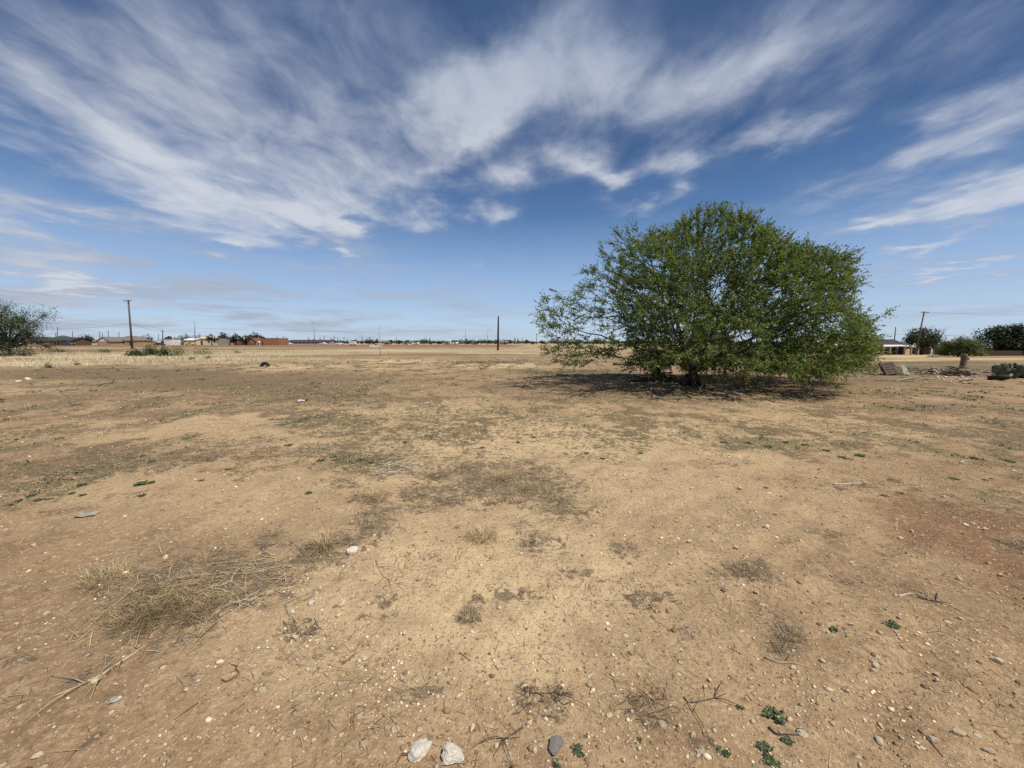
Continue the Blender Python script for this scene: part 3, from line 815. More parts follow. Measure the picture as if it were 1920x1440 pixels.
def brush_tangle(label, px, py, rx, ry, n, h, name='brush_tangle', mat='straw', seed=1, cat='brush', rad=.0022, lo=.12, hi=.4):
    """a heap of thin bent stems"""
    rs = random.Random(seed)
    p = G(px, py); d = p.y * CP - (p.z - EYE) * SP
    Rx = rx / FPX * d; pe = G(px, py - ry); Ry = abs(pe.y - p.y)
    mb = MB()
    for i in range(n):
        a = rs.uniform(0, 2 * PI); q = math.sqrt(rs.random())
        x, y = Rx * q * math.cos(a), Ry * q * math.sin(a)
        cl = float(fbm(np.array((x + p.x) / .11), np.array((y + p.y) / .11), seed + 400, 2))
        if h > .05 and cl < -.08 + .25 * q - rs.random() * .2: continue
        top = h * (1 - q * q) * rs.random() * (1 + 1.2 * max(-.7, cl * 2))
        L = rs.uniform(lo, hi); dr = rs.uniform(0, 2 * PI); b = rs.uniform(-4, 4)
        pts = []
        for k in range(5):
            t = k / 4
            xx = x + math.cos(dr + b * t) * L * (t - .5); yy = y + math.sin(dr + b * t) * L * (t - .5) * .8
            g = float(gz(xx + p.x, yy + p.y)) - p.z
            pts.append((xx, yy, g + .004 + top * (1 - abs(2 * t - 1) ** 2 * .6) + rs.uniform(0, .006)))
        r0 = rad * rs.uniform(.6, 1.5)
        mb.tube(pts, [r0, r0, r0 * .9, r0 * .8, r0 * .5], 3, False)
    o = mb.build(name, M[mat], None, p)
    return tag(o, label, cat)
brush_tangle('big golden-brown tangle of dead tumbleweed stems on a mat of litter', 315, 1135, 100, 46, 2300, .052, 'tumbleweed', 'tumble', 3, 'tumbleweed', .0011, .05, .17)
brush_tangle('pale bleached heap of thin dry branches on the grey litter mat', 742, 880, 42, 10, 46, .05, 'branch_heap', 'twigpale', 4, 'dry branches', .0045, .2, .5)
brush_tangle('sprawl of crossing pale stems at the end of the tumbleweed mat', 470, 1085, 70, 28, 26, .02, 'branch_heap', 'twig', 5, 'dry branches', .003, .15, .45)
brush_tangle('sparse dark twigs with a small weed scattered above the dark grey rock', 1015, 1310, 55, 34, 30, .008, 'twig_scatter', 'twigdark', 6, 'twigs', .0013, .04, .14)
brush_tangle('sparse dark twigs around a cream pebble, beyond the rounded cream stone', 1215, 1325, 45, 30, 26, .006, 'twig_scatter', 'twigdark', 7, 'twigs', .0012, .04, .12)
brush_tangle('small scatter of dark twigs in gravel beside the tumbleweed mat', 560, 1182, 40, 20, 20, .006, 'twig_scatter', 'twigdark', 8, 'twigs', .0012, .04, .12)
brush_tangle('reddish dark twig scatter on pale stony dirt', 1225, 1120, 60, 22, 22, .006, 'twig_scatter', 'twigdark', 9, 'twigs', .0012, .04, .14)
brush_tangle('thin twig scatter where the damp brown soil patch begins', 985, 1120, 34, 12, 22, .012, 'twig_scatter', 'twigdark', 10, 'twigs', .0012, .04, .12)
brush_tangle('grey scatter of stalks by the bright green weed', 1010, 985, 50, 12, 36, .015, 'twig_scatter', 'twig', 11, 'twigs', .0020, .06, .2)

def stick(label, pxs, rad, mat='twig', name='dry_stick', cat='stick', lift=.0, taper=.45, side=None):
    pts = []
    g0 = G(*pxs[0])
    # smooth polyline on the ground
    P = [G(*q) for q in pxs]
    fine = []
    for i in range(len(P) - 1):
        a, b, c, d = P[max(i - 1, 0)], P[i], P[i + 1], P[min(i + 2, len(P) - 1)]
        for k in range(4):
            t = k / 4
            fine.append(.5 * ((2 * b) + (c - a) * t + (2 * a - 5 * b + 4 * c - d) * t * t + (3 * b - a - 3 * c + d) * t ** 3))
    fine.append(P[-1])
    n = len(fine)
    for i, q in enumerate(fine):
        r = rad * (1 - (1 - taper) * i / (n - 1))
        z = float(gz(q.x, q.y)) + r * .7 + lift * math.sin(PI * i / (n - 1))
        pts.append(Vector((q.x, q.y, z)) - g0)
    mb = MB(); mb.tube(pts, [rad * (1 - (1 - taper) * i / (n - 1)) for i in range(n)], 6)
    if side:
        rs = random.Random(int(pxs[0][0]))
        for _ in range(side):
            i = rs.randrange(2, n - 2); b = pts[i]; dirv = (pts[i + 1] - pts[i]).normalized()
            dv = Matrix.Rotation(rs.choice((-1, 1)) * rs.uniform(.4, 1.0), 3, 'Z') @ dirv
            L = rs.uniform(.08, .22)
            q = [b + dv * L * t + Vector((0, 0, .02 * math.sin(PI * t))) for t in (0, .33, .66, 1)]
            mb.tube(q, [rad * .5, rad * .42, rad * .3, rad * .18], 4)
    o = mb.build(name, M[mat], None, g0, smooth=True)
    return tag(o, label, cat)
stick('long straight dry stalk running from the tumbleweed down to a pair of stones', [(272, 1212), (230, 1240), (180, 1272), (140, 1290), (100, 1306)], .006, 'twig', side=5)
stick('long pale stalk running along the near edge of the tumbleweed mat', [(560, 1098), (480, 1120), (410, 1165), (360, 1190)], .005, 'twig', side=3)
stick('thin pale stalk slanting out from the far side of the tumbleweed', [(165, 1178), (190, 1152), (222, 1128), (250, 1105)], .0035, 'twig')
stick('pale curved branch crossing over the far side of the litter mat', [(280, 1105), (330, 1085), (390, 1078), (430, 1090), (470, 1115), (520, 1132), (570, 1135)], .005, 'twig', side=6)
stick('arched thin stem bending over dirt beyond the litter mat', [(385, 1060), (430, 1056), (465, 1060), (482, 1072)], .0035, 'twig', lift=.01)
stick('forked pale twig standing out at the near edge of the tumbleweed', [(405, 1150), (425, 1135), (450, 1128), (490, 1105)], .0045, 'twigpale', side=3)
stick('long stem reaching from the tangled branches towards the white rock', [(480, 1072), (530, 1062), (590, 1058), (640, 1048)], .0035, 'twig')
stick('slender forked branch lying on bare dirt, thick end near the white rock', [(705, 1052), (718, 1080), (738, 1090), (760, 1110)], .005, 'twig', side=3)
stick('faint thin stalk lying across bare dirt past the forked branch', [(690, 1050), (740, 1045), (780, 1040)], .0025, 'twig')
stick('thin pale stem beside the faint stalk near the forked branch', [(770, 1065), (790, 1062), (812, 1055)], .003, 'twig', side=2)
stick('dark bent stick curled like a hook on bare stony dirt', [(416, 1275), (424, 1279), (436, 1273), (448, 1263), (442, 1255), (444, 1250), (434, 1247)], .0042, 'twigdark', taper=.7)
stick('straight thin dark stick pointing to a pale clump on brown dirt', [(372, 1318), (345, 1337), (320, 1354)], .003, 'twigdark')
stick('pale straight stick lying flat where dirt meets dull green weeds', [(1562, 909), (1590, 908), (1622, 908)], .011, 'twigpale', taper=.8)
stick('broken pale and dark twig with a cream stone under it', [(1435, 1234), (1460, 1243), (1485, 1243), (1525, 1254)], .006, 'twig', side=1)
stick('curved pale twig lying on dirt by the rust coloured soil', [(1686, 1119), (1703, 1114), (1722, 1115), (1740, 1122)], .005, 'twigpale')
stick('dark root like twig running on from the curved pale twig', [(1722, 1120), (1745, 1126), (1782, 1132)], .005, 'twigdark', side=2)
stick('dark curved twig passing under a pale green weed', [(1442, 1365), (1455, 1377), (1475, 1378), (1498, 1379)], .006, 'twigdark', taper=.3)
stick('dark gnarled root snaking down stony dirt beside the leafy weeds', [(980, 1365), (960, 1378), (942, 1388), (934, 1405)], .0045, 'twigdark', side=3)
stick('thin dark stick curving across the top of the sparse dark twigs', [(978, 1295), (1000, 1300), (1030, 1300), (1075, 1303)], .0035, 'twigdark', side=3)
stick('long thin dark root at the lower edge of rutted gravelly dirt', [(1722, 1370), (1745, 1392), (1768, 1420)], .0035, 'twigdark')
stick('curved grey twig lying around the foot of the upright chalky rock', [(768, 1415), (752, 1418), (745, 1430)], .005, 'twigdark')
stick('short dark stick in the broken dirt beside the tiny twig scatter', [(862, 1225), (872, 1232), (882, 1241)], .003, 'twigdark')
stick('crooked short twig alone on stony open dirt', [(1012, 1230), (1030, 1245), (1040, 1250)], .003, 'twig')
stick('upright looking thin grey stem at the lower edge below the double plant', [(1555, 1440), (1556, 1420), (1558, 1405)], .003, 'twig')
stick('dark twig near a green sprig on the dirt above the bushy weeds', [(1282, 1308), (1295, 1318), (1330, 1312), (1362, 1300)], .004, 'twigdark', side=3)

# ------------------------------------------------------------------ the big elm
def elm():
    Y0 = 14.2
    top = [(1008, 600), (1016, 556), (1036, 537), (1085, 520), (1111, 479), (1130, 449), (1175, 416), (1205, 428), (1250, 434), (1268, 407), (1317, 388), (1359, 390), (1404, 404), (1422, 420), (1449, 437), (1470, 449),
           (1505, 449), (1546, 460), (1585, 475), (1595, 512), (1600, 570), (1625, 600), (1642, 620)]
    bot = [(1008, 640), (1047, 688), (1111, 692), (1160, 668), (1190, 692), (1242, 700), (1268, 690), (1300, 688), (1330, 716), (1360, 706), (1430, 697), (1505, 704), (1570, 700), (1617, 686), (1642, 645)]
    base = G(1297, 722)
    toXZ = lambda l: np.array([[W(a, b, Y0).x, W(a, b, Y0).z] for a, b in l])
    T, B = toXZ(top), toXZ(bot)
    cx = W(1320, 600, Y0).x
    pts = []
    gaps = [(1392, 632, 26, 13), (1163, 628, 16, 16), (1150, 678, 30, 10), (1345, 540, 14, 24), (1180, 660, 25, 14), (1300, 480, 12, 16), (1450, 560, 12, 14), (1230, 500, 10, 12)]
    while len(pts) < 10500:
        x = random.uniform(T[0, 0], T[-1, 0])
        zt = np.interp(x, T[:, 0], T[:, 1]); zb = max(np.interp(x, B[:, 0], B[:, 1]), .18)
        z = random.uniform(zb, zt)
        t = random.uniform(-1, 1); t *= abs(t) ** .3; s = math.sqrt(1 - t * t)
        u = (z - zb) / (zt - zb)
        rim = min(1 - u, u * 1.6, (x - T[0, 0]) / 2.0, (T[-1, 0] - x) / 2.0)
        q = min(rim * 2.2, 1 - abs(t))
        if q > .42 and random.random() > .45: continue
        if x < W(1175, 600, Y0).x and random.random() > .17: continue
        px, py = project(np.array(x), np.array(Y0), np.array(z))
        if False and any(((px - a) / c) ** 2 + ((py - b) / d) ** 2 < 1 for a, b, c, d in gaps): continue
        X = cx + (x - cx) * (.45 + .55 * s)
        Z = .5 + (z - .5) * (.45 + .55 * s)
        Y = Y0 + t * 4.4 * (1 - .25 * u)
        w = math.sin(1.7 * X + 1.3) * math.sin(1.9 * Y + .4) * math.sin(2.1 * Z + .8)
        if w < -.18: continue
        if math.sin(4.6 * X + .7) * math.sin(4.9 * Y) * math.sin(5.2 * Z + 1.1) < -.12: continue
        if any(((q0 - a) / c) ** 2 + ((q1 - b) / d) ** 2 < 1 for q0, q1 in [project(np.array(X), np.array(Y), np.array(Z))] for a, b, c, d in gaps): continue
        qx, qy = project(np.array(X), np.array(Y), np.array(Z))
        if not (1016 < qx < 1632) or qy < np.interp(qx, [a for a, b in top], [b for a, b in top]) + 9 or qy > np.interp(qx, [a for a, b in bot], [b for a, b in bot]) - 2: continue
        if 1195 < qx < 1410 and qy > 635 and Y < Y0 + .3 and random.random() < .8: continue
        pts.append((X, Y, Z))
    # a few shoots that reach past the outline on the far right
    for a, b in ((1668, 587), (1655, 592), (1640, 603), (1625, 612), (1645, 625), (1630, 637), (1610, 480), (1598, 545), (1002, 608), (1010, 575)):
        p = W(a, b, Y0); pts.append((p.x, p.y + random.uniform(-.3, .3), p.z))
    A = np.array(pts)
    # space colonisation
    nodes = [np.array(base) + (0, 0, -.1), np.array(base) + (0, 0, .15), np.array(base) + (.03, 0, .4)]
    par = [-1, 0, 1]
    for dx, dy in ((-1.0, -.3), (1.1, .1), (-.25, .9), (.35, -.8), (-.1, .05), (1.3, -.7), (-1.4, .5)):
        k = 2; p = nodes[2].copy()
        up = .30 if abs(dx) < 1.05 else .16
        for i in range(5):
            p = p + np.array([dx * .16, dy * .16, up - .012 * i]); nodes.append(p.copy()); par.append(k); k = len(nodes) - 1
    D, KILL, INF = .16, .19, 3.2
    N = np.array(nodes); alive = np.ones(len(A), bool)
    d2 = ((A[:, None] - N[None]) ** 2).sum(-1); near = d2.argmin(1); nd = d2.min(1)
    tries = np.zeros(60000, int)
    for it in range(160):
        act = alive & (nd < (INF if it < 40 else 9) ** 2)
        if not act.any(): break
        idx = near[act]; dirs = A[act] - N[idx]; dirs /= np.linalg.norm(dirs, axis=1)[:, None] + 1e-9
        acc = np.zeros_like(N); np.add.at(acc, idx, dirs)
        grow, cnt = np.unique(idx, return_counts=True)
        stuck = grow[tries[grow] >= 4] if len(grow) else grow
        if len(stuck): alive &= ~np.isin(near, stuck)
        grow = grow[tries[grow] < 4]
        if not len(grow): continue
        tries[grow] += 1
        g = acc[grow]; ln = np.linalg.norm(g, axis=1); ok = ln > 1e-3
        grow, g, ln = grow[ok], g[ok], ln[ok]
        newp = N[grow] + (g / ln[:, None] + RNG.normal(0, .12, g.shape)) * D
        b0 = len(N); N = np.vstack([N, newp]); par += list(grow)
        dn = ((A[:, None] - newp[None]) ** 2).sum(-1)
        m = dn.min(1); am = dn.argmin(1)
        upd = m < nd; near[upd] = b0 + am[upd]; nd[upd] = m[upd]
        alive &= nd > KILL ** 2
        if len(N) > 22000: break
    par = np.array(par); n = len(N)
    kids = [[] for _ in range(n)]
    for i in range(1, n): kids[par[i]].append(i)
    E = 2.15
    acc = np.zeros(n)
    rad = np.zeros(n)
    for i in range(n - 1, -1, -1):
        rad[i] = max(acc[i], .0038 ** E) ** (1 / E)
        if par[i] >= 0: acc[par[i]] += rad[i] ** E
    rad = np.minimum(rad, .30)
    root = empty('elm_tree', 'big spreading green elm with low drooping branches standing alone on the lot', 'tree', base)
    b = Vector(base)
    mb = MB()
    # chains
    stack = [(0, None)]
    while stack:
        i, p0 = stack.pop()
        chain = [] if p0 is None else [p0]
        j = i
        while True:
            chain.append(j)
            if not kids[j]: break
            ks = sorted(kids[j], key=lambda k: -rad[k])
            for k in ks[1:]: stack.append((k, j))
            j = ks[0]
        rr = [rad[q] for q in chain]
        if p0 is not None: rr[0] = min(rr[0], rr[1] * 1.15)
        mx = max(rr)
        if len(chain) < 2: continue
        mb.tube([Vector(N[q]) - b for q in chain], rr, 8 if mx > .05 else (5 if mx > .015 else 3), False)
    # root flare
    for k in range(6):
        a = k * PI / 3 + .3
        mb.tube([(math.cos(a) * .1, math.sin(a) * .1, .35), (math.cos(a) * .24, math.sin(a) * .24, .10), (math.cos(a) * .45, math.sin(a) * .45, -.06)], [.10, .09, .04], 6, False)
    mb.build('trunk', M['bark'], root, smooth=True)
    # leafy shoots
    Q = []; stems = MB(); XL = W(1150, 600, Y0).x
    cen = np.array([cx, Y0, 2.6])
    thin = [i for i in range(3, n) if rad[i] < .017]
    for i in thin:
        tip = not kids[i]
        ns = 7 if tip else 3
        if N[i][0] < XL and random.random() < .5: continue
        if random.random() < .18: continue
        for _ in range(ns):
            out = N[i] - cen; out /= np.linalg.norm(out) + 1e-6
            br = N[i] - N[par[i]]; br /= np.linalg.norm(br) + 1e-6
            d = out * .6 + br * .7 + RNG.normal(0, .38, 3); d[2] += .22
            d /= np.linalg.norm(d)
            L = random.uniform(.16, .50) * (1.2 if tip else .8)
            nl = int(L / .024)
            droop = random.uniform(-.1, .35)
            ks = np.arange(1, nl + 1) / nl
            P = N[i] + d[None] * (ks * L)[:, None]; P[:, 2] -= droop * (ks * L) ** 2 * 2
            P = P + RNG.normal(0, .018, P.shape)
            Q.append(P)
            if random.random() < .2:
                e = P[-1]; mm = P[len(P) // 2]
                stems.tube([Vector(N[i]) - b, Vector(mm) - b, Vector(e) - b], [.0035, .003, .0015], 3, False)
    c = np.vstack(Q)
    c = c[c[:, 2] > gz(c[:, 0], c[:, 1]) + .05]
    size = RNG.uniform(.044, .078, len(c))
    q = leaf_quads(c - np.array(base), size, .6, .62)
    quads_mesh('crown', q.reshape(-1, 3), 4, M['elm'], root)
    stems.build('twigs', M['barkgrey'], root)
    print('elm leaves', len(c), 'pts', len(A), 'nodes', n, 'leaves', len(c), 'thin', len(thin), 'trunk rad', rad[1])
elm()

# ------------------------------------------------------------------ other trees
def tree(label, px, ytop, wpx, Y, mat, name='tree', leaves=900, leaf=.3, trunk_h=.3, group=None, bare=0.0, lumps=9, airy=0.0, barkm='bark', ground=None, seed=None, cat='tree', lowskirt=.0, up=.6, tw=.035):
    rs = random.Random(seed if seed is not None else int(px * 7 + Y))
    p = W(px, 640, Y)
    g = float(gz(p.x, p.y)) if ground is None else ground
    H = W(px, ytop, Y).z - g
    R = wpx / FPX * Y / 2
    root = empty(name, label, cat, (p.x, p.y, g), 0, group)
    mb = MB()
    base = Vector((0, 0, -.1)); fork = Vector((rs.uniform(-.1, .1) * R, rs.uniform(-.1, .1) * R, H * trunk_h))
    r0 = H * tw
    mb.tube([base, base.lerp(fork, .5) + Vector((rs.uniform(-.05, .05) * R, 0, 0)), fork], [r0 * 1.3, r0, r0 * .85], 7)
    C = []
    for k in range(lumps):
        a = 2 * PI * k / lumps + rs.uniform(-.4, .4); q = rs.uniform(.35, .72) if k else 0
        zc = H * (rs.uniform(.45, .80) - .18 * q) if k else H * .78
        if lowskirt and k:
            q = rs.uniform(.15, .70); zc = H * rs.uniform(.10, .82 - .35 * q * q)
        cpt = Vector((math.cos(a) * q * R, math.sin(a) * q * R, zc)); C.append((cpt, R * rs.uniform(.30, .46) * (.8 if lowskirt else 1)))
        mid = fork.lerp(cpt, .5) + Vector((rs.uniform(-.1, .1) * R, rs.uniform(-.1, .1) * R, rs.uniform(0, .1) * H))
        mb.tube([fork, mid, cpt], [r0 * .55, r0 * .35, r0 * .15], 5, False)
        for _ in range(4):
            e = cpt + Vector((rs.uniform(-1, 1), rs.uniform(-1, 1), rs.uniform(-.3, 1))) * R * .4
            mb.tube([mid.lerp(cpt, rs.random()), e], [r0 * .14, r0 * .05], 4, False)
            if bare and rs.random() < bare:
                for _ in range(3):
                    e2 = e + Vector((rs.uniform(-1, 1), rs.uniform(-1, 1), rs.uniform(0, 1))) * R * .3
                    mb.tube([e, e2], [r0 * .06, r0 * .03], 3, False)
    mb.build('trunk', M[barkm], root, smooth=True)
    if leaves:
        cs = []
        per = leaves // lumps
        for cpt, rr in C:
            d = RNG.normal(size=(per, 3)); d /= np.linalg.norm(d, axis=1)[:, None]
            d *= (RNG.random(per) ** (.45 + airy))[:, None] * rr
            d[:, 2] *= min(1.0, .78 * H / max(R, .1))
            ang = np.arctan2(d[:, 1], d[:, 0])
            d *= (1 + .25 * np.sin(ang * 3 + cpt.x * 3) * np.sin(d[:, 2] * 2.3 / max(rr, .1) + cpt.y))[:, None]
            cs.append(d + np.array(cpt))
        c = np.vstack(cs); c = c[(c[:, 2] > .05 * H)]
        c[:, 2] = np.minimum(c[:, 2], H * (1 + .03 * RNG.normal(size=len(c))))
        q = leaf_quads(c, leaf * RNG.uniform(.6, 1.4, len(c)), up)
        quads_mesh('crown', q.reshape(-1, 3), 4, M[mat], root)
    return root

tree('airy blue-green mesquite cut by the frame edge behind the dry grass', 18, 553, 150, 48, 'mesquite', 'mesquite_tree', 24000, .14, .10, lumps=36, airy=.6, lowskirt=1, seed=3, tw=.022)
tree('dark leafless-topped brown tree beside the leaning utility pole', 1730, 609, 62, 100, 'brownleaf', 'tree', 6000, .36, .2, lumps=15, bare=.5, seed=4)
tree('bare grey tree with forking leafless limbs behind the brown tree', 1758, 606, 36, 104, 'brownleaf', 'bare_tree', 0, .3, .35, bare=1.0, lumps=7, barkm='barkgrey', seed=6)
tree('rounded light green mesquite bush in front of the white low shed', 1800, 630, 74, 80, 'mesqgreen', 'mesquite_tree', 18000, .24, .06, lumps=30, airy=.2, lowskirt=1, seed=5)
tree('massive dark evergreen tree rising over the brown board fence', 1905, 604, 112, 90, 'darkleaf', 'tree', 16000, .42, .18, lumps=26, lowskirt=1, seed=8)
# horizon trees with a look of their own
tree('dark round tree between the white trailer and the white gabled house', 162, 626, 32, 230, 'darkleaf', 'tree', 420, .9, .2)
tree('small dark tree beside the black roofed brown house', 139, 632, 18, 225, 'darkleaf', 'tree', 260, .8, .2)
tree('dark low tree on the far side of the green roof', 116, 627, 14, 240, 'darkleaf', 'tree', 220, .8, .2)
tree('half bare spiky tree right of the tall utility pole by the grey roof', 279, 625, 22, 205, 'brownleaf', 'tree', 160, .7, .2, bare=1.0)
tree('small grey-green tree close to the half bare spiky tree', 266, 629, 12, 208, 'darkleaf', 'tree', 160, .7, .2)
tree('round dark tree just behind the white shed', 317, 628, 15, 214, 'darkleaf', 'tree', 240, .8, .2)
tree('low bushy tree between the white shed and the small cream building', 331, 632, 18, 214, 'darkleaf', 'tree', 240, .8, .1)
tree('grey-green tree behind the small cream building', 350, 626, 26, 228, 'mesquite', 'tree', 330, .8, .25, bare=.3)
tree('grey-green tree standing behind the slim crossbarred pole', 374, 627, 22, 228, 'mesquite', 'tree', 300, .8, .25, bare=.3)
tree('tall thin-trunked dark tree before the large cream building', 397, 624, 20, 196, 'darkleaf', 'tree', 300, .75, .4)
tree('flat topped dark tree above the grey metal fence', 418, 622, 26, 214, 'darkleaf', 'tree', 460, .85, .4)
tree('wide dark tree in front of the brown brick wall', 443, 623, 26, 205, 'darkleaf', 'tree', 460, .85, .35)
tree('dark tree squeezed between the wide tree and the largest tree of the red house', 460, 628, 16, 212, 'darkleaf', 'tree', 260, .8, .35)
tree('largest dark tree overhanging the red brick gable house', 478, 622, 34, 212, 'darkleaf', 'tree', 620, .9, .35)
tree('low tree touching the orange brick building roof', 494, 629, 14, 222, 'darkleaf', 'tree', 220, .8, .35)
for (px, yt, w) in [(532, 639, 8), (555, 637, 9), (622, 636, 14), (634, 640, 14), (644, 641, 10), (668, 636, 13), (679, 639, 10), (690, 638, 10), (700, 641, 8), (707, 635, 12), (726, 641, 8), (733, 637, 9), (750, 638, 14), (764, 637, 11), (778, 640, 12), (795, 638, 15), (808, 640, 9),
                    (824, 639, 14), (836, 641, 8), (850, 638, 12), (864, 640, 12), (876, 641, 12), (886, 640, 12), (897, 638, 8), (917, 637, 15), (930, 641, 9), (957, 638, 14), (972, 638, 13), (988, 636, 11), (1000, 642, 8), (1018, 638, 16), (1050, 640, 14), (1075, 641, 14), (1100, 640, 16), (1130, 641, 14)]:
    tree('small distant tree in the broken row along the horizon', px, yt, w * 1.05, 250, 'darkleaf' if random.random() < .65 else 'mesquite', 'distant_tree', 170, .75, .15, group='small trees along the horizon', lumps=6, seed=int(px))

def treeline():
    q = []
    for k in range(520):
        a = math.radians(random.uniform(-62, 62)); d = random.uniform(330, 520)
        x, y = d * math.tan(a), d
        h = random.uniform(1.5, 4.2) + 1.6 * max(0, math.sin(a * 37) * math.sin(a * 91)); wd = random.uniform(3, 9)
        n = 70
        c = RNG.normal(size=(n, 3)); c /= np.linalg.norm(c, axis=1)[:, None]; c *= (RNG.random(n) ** .5)[:, None]
        c = np.stack([c[:, 0] * wd + x, c[:, 1] * 3 + y, np.abs(c[:, 2]) * h + float(gz(x, y)) + .2], 1)
        q.append(leaf_quads(c, RNG.uniform(.8, 2.0, n), .5))
    o = quads_mesh('far_treeline', np.vstack(q).reshape(-1, 3), 4, M['darkleaf'])
    o['kind'] = 'stuff'; tag(o, 'low dark belt of far-off trees and scrub along the horizon', 'far trees')
treeline()

# shrubs in the pale grass
def shrub(label, px, py, wpx, hpx, mat, name='shrub', n=500, leaf=.07, group=None, cat='shrub'):
    p = G(px, py); d = p.y
    R = wpx / FPX * d / 2; H = hpx / FPX * d * 1.35
    root = None
    c = RNG.normal(size=(n, 3)); c /= np.linalg.norm(c, axis=1)[:, None]
    c *= (RNG.random(n) ** .5)[:, None]
    c[:, 2] = np.abs(c[:, 2])
    lump = 1 + .35 * np.sin(np.arctan2(c[:, 1], c[:, 0]) * 4 + px)
    c = c * np.array([R, R * .7, H]) * lump[:, None] ** .7
    c[:, 2] += .02
    q = leaf_quads(c, leaf * RNG.uniform(.6, 1.4, n), .6)
    o = quads_mesh(name, q.reshape(-1, 3), 4, M[mat], None, p)
    return tag(o, label, cat, group)
shrub('dark low shrub in the shade of the edge mesquite', 46, 667, 40, 14, 'darkleaf', n=700, leaf=.12)
shrub('dark low shrub nearest the frame edge under the edge mesquite', 12, 668, 34, 12, 'darkleaf', n=600, leaf=.12)
shrub('small brown dry shrub in pale grass, broader of two', 92, 690, 20, 8, 'brownleaf', n=320, leaf=.05)
shrub('small round brown dry shrub in pale grass, narrower of two', 144, 685, 12, 6, 'brownleaf', n=220, leaf=.05)
shrub('broad green shrub with dark pads at the end of the green row in pale grass', 256, 668, 34, 9, 'shrubleaf', n=1520, leaf=.13)
shrub('tallest dark green shrub in the green row in pale grass', 284, 667, 28, 16, 'shrubleaf', n=1560, leaf=.13)
shrub('mid height green shrub beside the tallest one in pale grass', 308, 668, 26, 12, 'shrubleaf', n=1460, leaf=.13)
shrub('yellowish feathery shrub rising from the green row in pale grass', 334, 667, 34, 18, 'mesqgreen', n=1100, leaf=.10)
shrub('thin sprawling green shrub at the open end of the row in pale grass', 380, 665, 42, 11, 'mesqgreen', n=900, leaf=.10)
shrub('low olive brown shrub alone in pale grass before the tan gabled house', 112, 660, 30, 5, 'brownleaf', n=500, leaf=.12)
shrub('low olive shrub in pale grass between the olive brown shrub and the green row', 196, 661, 26, 5, 'mesqgreen', n=500, leaf=.12)
shrub('dark flat green clump at the near edge of the pale grass', 390, 672, 18, 4, 'weedleaf', n=220, leaf=.08)
shrub('small dark flat clump next to the other at the near edge of the pale grass', 360, 674, 14, 4, 'weedleaf', n=160, leaf=.08)
shrub('little green bush alone in the pale field', 445, 662, 14, 4, 'mesqgreen', n=160, leaf=.12)
shrub('dark dry bush at the foot of the light green mesquite', 1748, 670, 20, 8, 'brownleaf', n=260, leaf=.12)

# ------------------------------------------------------------------ utility poles, lamps, wires
def utility_pole(label, top, basepx, Y, mat='pole', arm=1.7, r=.15, name='utility_pole', group=None, pins=True, armz=.25, rz=0.0, arm2=False):
    t = W(top[0], top[1], Y); b = W(basepx, 650, Y); g = float(gz(b.x, Y))
    root = empty(name, label, 'utility pole', (b.x, Y, g), 0, group)
    lean = Vector((t.x - b.x, 0, t.z - g))
    mb = MB(); mb.tube([(0, 0, -.3), lean * .5, lean], [r * 1.15, r, r * .8], 10)
    mb.build('pole', M[mat], root, smooth=True)
    if arm:
        k = lean - lean.normalized() * armz
        am = MB(); am.box(k + Vector((0, -r - .06, 0)), (arm, .10, .12), rz)
        a = am.build('crossarm', M[mat], root)
        if pins:
            for s in (-.46, -.2, .2, .46):
                pm = MB(); pm.tube([k + Vector((s * arm, -r - .06, .06)), k + Vector((s * arm, -r - .06, .2)), k + Vector((s * arm, -r - .06, .27))], [.02, .05, .03], 6)
                pm.build('insulator', M['greyfence'], a)
        br = MB()
        for s in (-1, 1): br.tube([k + Vector((s * arm * .3, -r - .04, -.05)), k + Vector((0, -r - .02, -.6))], .02, 4)
        br.build('brace', M['steel'], root)
    return root, g
utility_pole('tall wooden utility pole with crossarm standing by the grey roofed house', (240.5, 562), 247.5, 85, r=.17, arm=1.7)
utility_pole('leaning wooden utility pole with tilted crossarm beside the porch house', (1733, 584), 1718, 95, 'pole', arm=2.0, r=.16, rz=0)
utility_pole('plain thick dark pole without crossarm standing alone in the pale field', (934.5, 593), 933.5, 70, 'poledark', arm=0, r=.16, name='wooden_pole')
utility_pole('short dark pole without crossarm rising behind the porch house roof', (1679.5, 613), 1676, 122, 'poledark', arm=0, r=.14, name='wooden_pole')
utility_pole('slim grey pole with low crossbar in front of the cream buildings', (365, 594), 366, 190, 'steel', arm=1.1, r=.13, pins=False, armz=7.6)
utility_pole('thin plain grey pole right of the far white cars, second tallest in the pale field', (873, 615), 873, 190, 'steel', arm=0, r=.12, name='wooden_pole')
utility_pole('dark crossarmed pole rising from the white shed', (305, 619), 305.5, 196, 'poledark', arm=1.6, r=.2, pins=False)
for (px, yt, arm) in [(297, 626, 0), (108, 614, 1.6), (105, 622, 0), (136, 621, 0), (187, 622, 1.3), (192, 624, 0), (203, 620, 1.6), (223, 622, 0), (520, 629, 0), (532, 630, 1.2), (537, 632, 0), (578, 632, 1.2), (600, 631, 0), (608, 629, 0), (627, 631, 1.0), (633, 633, 0),
                      (645, 632, 1.0), (651, 634, 0), (679, 629, 0), (693, 632, 1.2), (743, 632, 0), (806, 632, 0), (887, 634, 0), (902, 635, 0), (965, 631, 0), (979, 634, 1.2), (1006, 628, 0)]:
    utility_pole('thin distant utility pole standing up against the sky above the horizon', (px, yt), px, 255, 'poledark', arm=arm, r=.16, group='thin distant poles above the horizon', pins=False, name='distant_pole')

